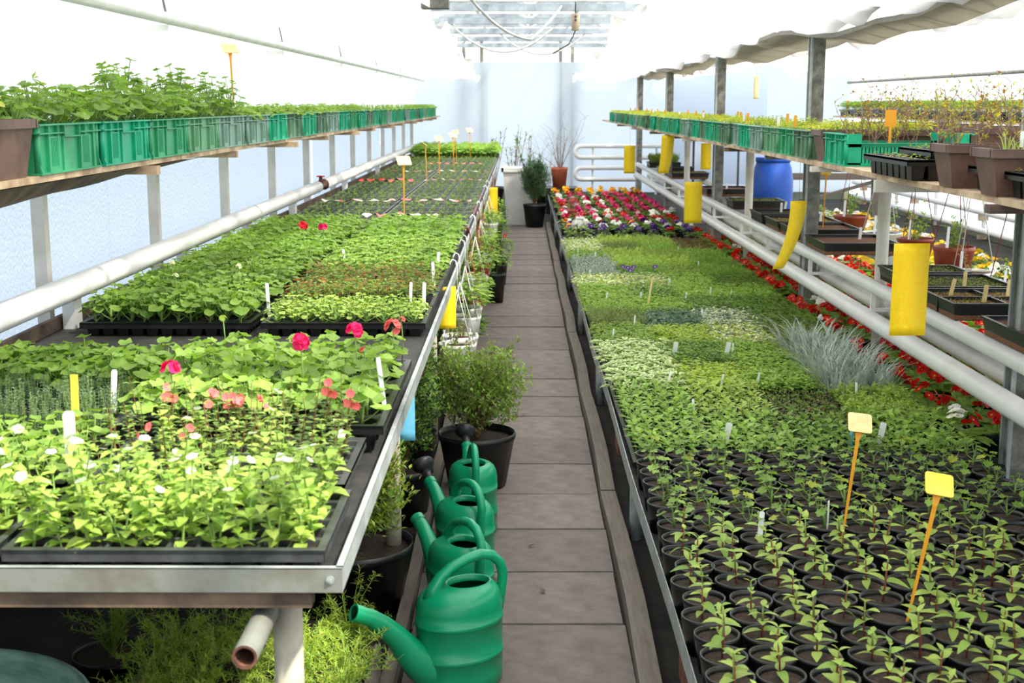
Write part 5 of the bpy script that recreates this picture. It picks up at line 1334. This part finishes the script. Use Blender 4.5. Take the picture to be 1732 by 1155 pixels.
for i, (y, mat, r_, h_) in enumerate(HK):
    wm = 'white_plastic' if mat == 'white_plastic' else 'red_plastic'
    t_ = thing('hanging_basket', '%s hanging pot on the bench rim beside the path, %s from the near end' % ('white plastic' if mat == 'white_plastic' else 'terracotta-red', ORD[i]), 'hanging pot', (-.325, y, .37+rv(rI,-.02,.01)), rI.random()*.5, 'hanging pots on the bench rim')
    p, s_ = pot_mesh(r_, h_, mat); O('pot', p, t_); O('soil', s_, t_)
    hk = MB(); top = .91-t_.location[2]
    hk.tube([(-.0,0,top-.10),(0,0,top),(-.006,0,top+.045),(-.022,0,top+.055),(-.036,0,top+.035),(-.034,0,top+.012)], .004, wm, 6)
    O('hook', hk, t_)
    for k in range(4):
        a = PI/4+k*PI/2; O('wire', MB().tube([(0,0,top-.10),(r_*math.cos(a),r_*math.sin(a),h_-.01)], .0022, wm, 5), t_)
        O('clip', MB().box(-.008,.008,-.004,.004,-.012,.02,wm), t_, (r_*math.cos(a),r_*math.sin(a),h_), (0,0,a+PI/2))
    me = HPL[rI.randrange(3)] if i > 1 else HPL[3+i % 3]
    O('plant', me, t_, (0,0,h_*.85), (0,0,rI.random()*6), rv(rI,.9,1.2))
# ground pots along the left side of the path
rJ = random.Random(121)
gb = vmesh('path_bush', lambda r: bush(r, .34, 330, .17, .045, .028, mats=('green_mid','green_dark','green_bright'), stems=10), 4)
for i, (x, y, r_, h_, mat, nm) in enumerate(((-.22,11.45,.09,.26,'black_plastic','tall black pot of leafy green plant at the path edge, nearest'),(-.21,12.6,.09,.26,'black_plastic','tall black pot at the path edge, second with a dark red bloom'),(-.40,8.2,.10,.2,'black_plastic','black pot beneath the nearest hanging pots'),
        (-.42,9.4,.11,.2,'terracotta','terracotta pot on the ground beneath the hanging pots, nearest'),(-.40,10.4,.11,.2,'terracotta','terracotta pot on the ground beneath the hanging pots, second'),(-.42,13.6,.11,.2,'terracotta','terracotta pot on the ground beneath the far hanging pots'),(-.30,14.8,.11,.22,'black_plastic','black pot of green leaves near the far path end'),(-.34,16.4,.12,.24,'black_plastic','black pot of green leaves beside the white bin'))):
    t_ = potted('potted_plant', nm, (x, y, .004 if x > -.3 else -.018), r_, h_, mat, None, None)
    O('foliage', gb[i % 4], t_, (0,0,h_*.85), (0,0,i), 1.0 if i > 1 else .8)
    if i == 1:
        fb = MB(); fb.flower((.06,-.05,.48), (.2,-1,.5), .02, 'crimson'); O('bloom', fb, t_)
# ================================================================ far end of the path
bn = thing('white_bin', 'tall white tapered bin at the far end of the path', 'bin', (0.0, 19.15, -.018))
bb = MB(); bb.hexa([(-.20,-.2,0),(.22,-.2,0),(.22,.2,0),(-.20,.2,0)], [(-.25,-.24,.79),(.27,-.24,.79),(.27,.24,.79),(-.25,.24,.79)], 'white_plastic'); O('body', bb, bn)
rr_ = MB(); 
for a in ((-.275,.295,-.265,-.235),(-.275,.295,.235,.265),(-.275,-.245,-.265,.265),(.265,.295,-.265,.265)): rr_.box(a[0],a[1],a[2],a[3],.79,.85,'white_plastic')
O('rim', rr_, bn)
cs_, cf_ = shrub(random.Random(9), .66, .20, 5200, .05, .008, ('green_deep','green_dark','green_blue'), .02, 26, up=.9)
potted('potted_conifer', 'dark green needle shrub in a black pot at the path end', (.205, 18.62, .004), .165, .33, 'black_plastic', cs_, cf_)
def oleander(seed, h, n=7):
    r = random.Random(seed); mb = MB()
    for k in range(n):
        a = r.random()*6.3; t_ = Vector((math.cos(a)*.16*r.random()*1.6, math.sin(a)*.12, h*rv(r,.55,1)))
        mb.tube([(0,0,0), t_*.5+Vector((.01,0,0)), t_], [.007,.005,.003], 'stem_brown', 5, cap=False)
        for j in range(16):
            f = rv(r,.45,1.02); mb.leaf(t_*f, dirv(r.random()*6.3, rv(r,.3,1.2)), (0,0,1), rv(r,.07,.12), .018, ('green_dark','green_mid','green_deep')[j % 3], .2, .2, 2)
    return mb
for i, (x, y, h, nm) in enumerate(((-.45,22.4,1.05,'tall potted oleander behind the leafy bench end'),(-.12,22.0,1.15,'tall potted oleander behind the white bin'),(.15,22.6,.95,'potted oleander right behind the white bin'))):
    t_ = potted('potted_oleander', nm, (x, y, -.018), .17, .36, 'black_plastic', None, None); O('shoots', oleander(i+40, h), t_, (0,0,.3))
for i, (x, y, h, nm) in enumerate(((.64,21.4,1.0,'terracotta pot of bare pinkish twigs by the end wall'),)):
    t_ = potted('twig_pot', nm, (x, y, .40), .14, .32, 'terracotta', None, None); O('twigs', twiggy(random.Random(7), h, 14, .3, ('red_leaf','twig'), 40, 'twig', .02, .005), t_, (0,0,.27))
tag(O('black_crate', MB().box(.42,.92,21.1,21.7,-.019,.25,'black_plastic').box(.40,.94,21.08,21.72,.25,.398,'black_plastic')), 'low black crate under the twig pot by the end wall', 'crate')
for i, (x, y, s_) in enumerate(((.25,22.8,1.1),(.48,22.3,.9))):
    t_ = potted('twig_pot', 'black pot of bare thin twigs at the end wall, %s' % ('left of the terracotta one, taller' if i == 0 else 'just before the terracotta one'), (x, y, -.018), .15, .32, 'black_plastic', None, None); O('twigs', twiggy(random.Random(8+i), 1.0*s_, 12, .3, ('red_leaf','twig'), 30, 'twig', .02, .004), t_, (0,0,.27))
# ================================================================ black trays on the upper pipes
TZ = .742
for i, (yc, w_, d_, soil, spl, nm, grow) in enumerate(((21.0,.5,.5,'soil','1','holding a dense green tuft, farthest one','tuft'),(19.4,.5,.45,'soil_red','1','next to the dense green tuft',None),(17.9,.5,.5,'soil_red','1','below the twisted yellow card','seed'),(14.6,.5,.55,'soil_red','1','wide shallow one past the third grey post',None),
        (12.75,.50,.42,'soil','c','in front of the blue barrel with small seedlings','seed'),(11.3,.5,.55,'soil_dark','1','dark soil, just past the curled yellow card',None),(10.6,.5,.55,'soil_red','1','brown soil with pale sprouts behind the curled card','sprout'),(9.95,.5,.55,'soil_red','1','brown soil, second before the grey post',None),
        (9.0,.5,.58,'soil_red','1','brown soil, just past the white pole',None),(7.35,.42,.32,'soil','1','small, with seedlings at the foot of the white pole','seed'),(6.85,.5,.5,'soil','1','mossy, behind the large yellow card','moss'),(6.28,.52,.50,'soil_red','q','divided in four with cream labels','sprout'),(5.40,.5,.55,'soil_red','1','nearest one at the frame edge',None))):
    split = (2, 2) if spl == 'q' else (1, 1)
    t_ = flat_tray('seed_tray', 'seed tray on the upper pipes, '+nm, (2.30, yc, TZ), w_, d_, .078, soil, group='seed trays on the white pipes', split=split)
    if grow == 'seed': O('seedlings', carpet('fine_seedlings', lambda r: bush(r, .028, 14, .035, .010, .007, mats=('yellow_green','green_lime'), stems=0), 9, 5, .54, .36, 3), t_, (0,0,.062), (0,0,0), (w_/.62,d_/.45,1), kind='stuff')
    if grow == 'moss': O('moss', carpet('moss', lambda r: bush(r, .016, 22, .03, .009, .006, mats=('green_lime','yellow_green','green_mid'), stems=0), 10, 8, .5, .4, 3), t_, (.02,0,.062), (0,0,0), (.9,1,1), kind='stuff')
    if grow == 'sprout': O('sprouts', carpet('sprout', lambda r: blades(r, 5, .022, .03, .004, 'yellow_green'), 9, 8, .48, .46, 3), t_, (0,0,.062), kind='stuff')
    if grow == 'tuft': O('foliage', carpet('fern', SP['fern'][0], 6, 9, .345, .58, 5, .3, smin=.9, smax=1.25), t_, (0,0,.05), (0,0,0), (1.2,.8,1.5), kind='stuff')
for i, (x, y, q) in enumerate(((2.24,6.20,'front left cell of the divided tray'),(2.15,6.42,'back left cell of the divided tray'),(2.42,6.38,'back right cell of the divided tray'),(2.32,6.72,'mossy tray behind the large card'),(2.22,12.75,'seedling tray before the barrel'),(2.36,11.6,'dark soil tray, nearer of two'),(2.30,11.45,'dark soil tray, farther of two'),(2.42,10.45,'tray of pale sprouts, leaning'),(2.40,9.15,'brown soil tray near the red basket'),(2.28,14.4,'wide shallow tray, leaning'))):
    white_label('cream plant label in the '+q, (x, y, TZ+.065), .085, .022, rv(R,-.3,.3), (rv(R,-.1,.1), rv(R,-.05,.25)), group='labels in the seed trays', mat='label_white' if i > 3 else 'label_face')
# ================================================================ beyond the posts: primula bed, baskets, barrel
bd = thing('plant_bench', 'low dark bench of red primulas beyond the white pipes', 'bench', (0,0,0))
O('deck', MB().box(1.92, 4.55, 5.4, 22.5, .15, .20, 'black_mat'), bd); O('rim', MB().box(1.90,1.92,5.4,22.5,.14,.23,'galv'), bd)
for y in (5.5, 9.5, 13.5, 17.5, 21.5):
    for x in (2.5, 4.4): O('leg', MB().box(x-.03,x+.03,y-.03,y+.03,-.03,.15,'timber_dark'), bd)
PR = vmesh('primula_bed', lambda r: primula(r, ['red_petal','crimson'], lm='green_mid', nl=12, nf=5, L=.11, fr=.021, fh=.085), 5); PW = FM['white']; PY_ = vmesh('pansy_yellow', lambda r: primula(r, ['yellow_petal'], lm='green_mid', nf=4, fr=.024), 3)
rK = random.Random(131); nred = 0
for r_ in range(72):
    y = 5.6+.17*r_
    for c_ in range(15):
        x = 1.99+.165*c_+rv(rK,-.02,.02)
        if x > .392*y+.12: continue
        if abs(x-3.23) < .3 and abs(y-16.7) < .3: continue
        if c_ > 4 and y > 17: continue
        if x < 2.3 and min(abs(y-q) for q in (5.45,9.62,14.2,19.0,7.75,12.35,17.0)) < .14: continue
        f = rK.random()
        kind = 'red' if c_ < 7 else ('yellow' if f < .62 else 'white')
        if c_ < 7 and f < .07: kind = 'white'
        if c_ < 7 and y > 13 and f > .75: continue
        if kind == 'red':
            if nred >= 290: continue
            nred += 1
        nm = {'red': 'red primula', 'white': 'white primula', 'yellow': 'yellow pansy'}[kind]
        t_ = thing('potted_'+{'red':'primula','white':'daisy','yellow':'pansy'}[kind], 'pot of %s beyond pipes, %s column from them, %s row along' % (nm, ORD[c_], (ORD[r_] if r_ < 40 else 'far '+ORD[r_-40])), 'flower', (x, y+rv(rK,-.03,.03), .201), rK.random()*6.3, 'flower pots beyond the white pipes')
        O('pot', fpm, t_); O('plant', (PR if kind == 'red' else (PW if kind == 'white' else PY_))[rK.randrange(3)], t_, (0,0,.075), (0,0,0), rv(rK,1.0,1.35))
br = thing('blue_barrel', 'big blue plastic barrel standing beyond the seed trays', 'barrel', (3.23, 16.7, .201))
O('body', MB().lathe([(.20,0),(.225,.02),(.250,.2),(.262,.42),(.258,.58),(.235,.74),(.212,.80),(.210,.82)], 'barrel_blue', 32, cap0='barrel_blue', cap1='barrel_blue'), br)
O('lid', MB().lathe([(.212,.815),(.222,.82),(.224,.86),(.215,.878),(.19,.876),(.001,.876)], 'barrel_blue', 32), br)
tee_label('yellow price stake standing in a seed tray just right of the grey post', (2.33, 9.98, .80), .42, 0, (0,.02), .0, face='label_yellow', pw=.08, ph=.05, lay=1.35)
pp_ = thing('potted_plant', 'leafy black pot among the pansies beside the barrel', 'potted plant', (3.0, 13.2, .201)); O('pot', pot_mesh(.1,.25,'black_plastic')[0], pp_); O('soil', pot_mesh(.1,.25,'black_plastic')[1], pp_); O('foliage', gb[0], pp_, (0,0,.2))
HB = [(10.8,.835,'terracotta-red',.145,.13,'red_plastic','beside the blue barrel'),(9.85,.79,'white',.15,.10,'white_plastic','between the red ones, farther'),(9.0,.83,'brownish red',.13,.13,'red_plastic','behind the large yellow card'),(8.2,.86,'big brick red',.13,.22,'red_plastic','deep one past the yellow card'),(7.9,.74,'white',.148,.11,'white_plastic','shallow one with bare twigs, nearer'),(7.2,.71,'red',.13,.13,'red_plastic','nearest, at the frame edge')]
hgp = vmesh('basket_leafy', lambda r: twiggy(r, .26, 7, .1, ('green_bright','green_mid','yellow_green'), 90, 'stem_green', .04, .003), 3)
for i, (y, z, cw_, r_, h_, mat, nm) in enumerate(HB):
    t_ = thing('hanging_basket', '%s hanging basket under the upper shelf, %s' % (cw_, nm), 'hanging pot', (2.75, y, z-h_), i, 'baskets under the upper shelf')
    p, s_ = pot_mesh(r_, h_, mat); O('pot', p, t_); O('soil', s_, t_)
    top = HZ-.03-(z-h_)
    for k in range(3):
        a = k*2*PI/3; O('wire', MB().tube([(0,0,top-.02),(r_*math.cos(a),r_*math.sin(a),h_-.005)], .003, mat if mat == 'white_plastic' else 'red_plastic', 5), t_)
    O('hook', MB().tube([(0,0,top-.03),(0,0,top+.005)], .006, mat, 6), t_)
    O('plant', hgp[i % 3] if i != 4 else rs_[1], t_, (0,0,h_*.85), (0,0,i), .9 if i != 4 else .7)
    white_label('white label in the %s hanging basket %s' % (cw_, nm), (2.75-r_*.5, y-.06, z-.01), .14, .02, .1*i, (0,.05), group='labels in the hanging baskets')
for i, (x, y) in enumerate(((2.95,9.3),(2.9,8.6),(2.95,7.6))):
    t_ = potted('potted_plant', 'leggy potted geranium standing among the primulas, %s from the near end' % ORD[2-i], (x, y, .201), .10, .20, 'red_plastic' if i != 1 else 'white_plastic', None, None); O('plant', hgp[i], t_, (0,0,.17), (0,0,i), 1.1)
# ---- shelf with black trays on the far side wall
fs = thing('wall_shelf', 'shelf along the far side wall carrying black leafy trays', 'shelf')
O('board', MB().box(5.6, 6.1, 10.5, 23.6, 1.51, 1.535, 'wood'), fs)
for y in range(11, 24, 2): O('strut', MB().box(6.05,6.09,y-.02,y+.02,0,1.51,'cream_pole'), fs)
for i in range(19):
    t_ = make_tray('leafy_tray', 'black deep tray of green plants on the far wall shelf, %s from the far end' % ORD[18-i], 'tray', (5.85, 11.1+.66*i, 1.536), 6, 9, .44, .62, .11, group='black trays on the far wall shelf')
    O('foliage', carpet('far_green', lambda r: bush(r, .15, 30, .06, .04, .024, mats=('green_bright','green_mid')), 5, 7, .42, .6, 4), t_, (0,0,.095), kind='stuff')
    if i % 2 == 0: white_label('orange label in the far wall shelf trays, %s from the far end' % ORD[9-i//2], (5.70, 11.1+.66*i, 1.64), .16, .04, 0, mat='label_orange', group='labels on the far wall shelf')
# ---- odds and ends beyond
tag(O('film_curtain', wavy_wall(23.6, 2.6, 4.4, .3, 2.3, 'end_film', .07, 50, 10, axis='x', seed=77)), 'loosely draped plastic film curtain before the end wall', 'curtain')
tag(O('timber_trestle', MB().box(3.6,5.4,19.6,19.7,.62,.72,'timber').box(3.6,3.7,19.6,19.7,-.019,.62,'timber').box(5.3,5.4,19.6,19.7,-.019,.62,'timber').bar((3.65,19.65,.1),(5.35,19.65,.6),.05,.05,'timber')), 'grey timber trestle past the blue barrel', 'trestle')
tag(O('black_frame', MB().bar((2.62,19.8,-.02),(2.62,19.8,1.25),.03,.03,'cord_dark').bar((2.62,19.8,1.25),(3.3,19.8,1.25),.03,.03,'cord_dark').bar((3.3,19.8,1.25),(3.3,19.8,-.02),.03,.03,'cord_dark')), 'thin black metal frame beside the farthest pole', 'frame')
# ---- small litter on the path
for i, (x, y) in enumerate(((.03,4.95),(.09,4.45),(-.08,4.6),(.01,7.2))):
    lf = MB(); lf.leaf((0,0,0), (1,.3,0), (0,0,1), .035, .016, 'brown_leaf', .5, -.2, 3); tag(O('dry_leaf', lf, None, (x, y, .006), (0,0,i*1.7)), 'dry curled brown leaf lying on the path slabs, %s from the near end' % ORD[[1,0,2,3][i] if i < 3 else 3], 'leaf', 'dry leaves on the path')
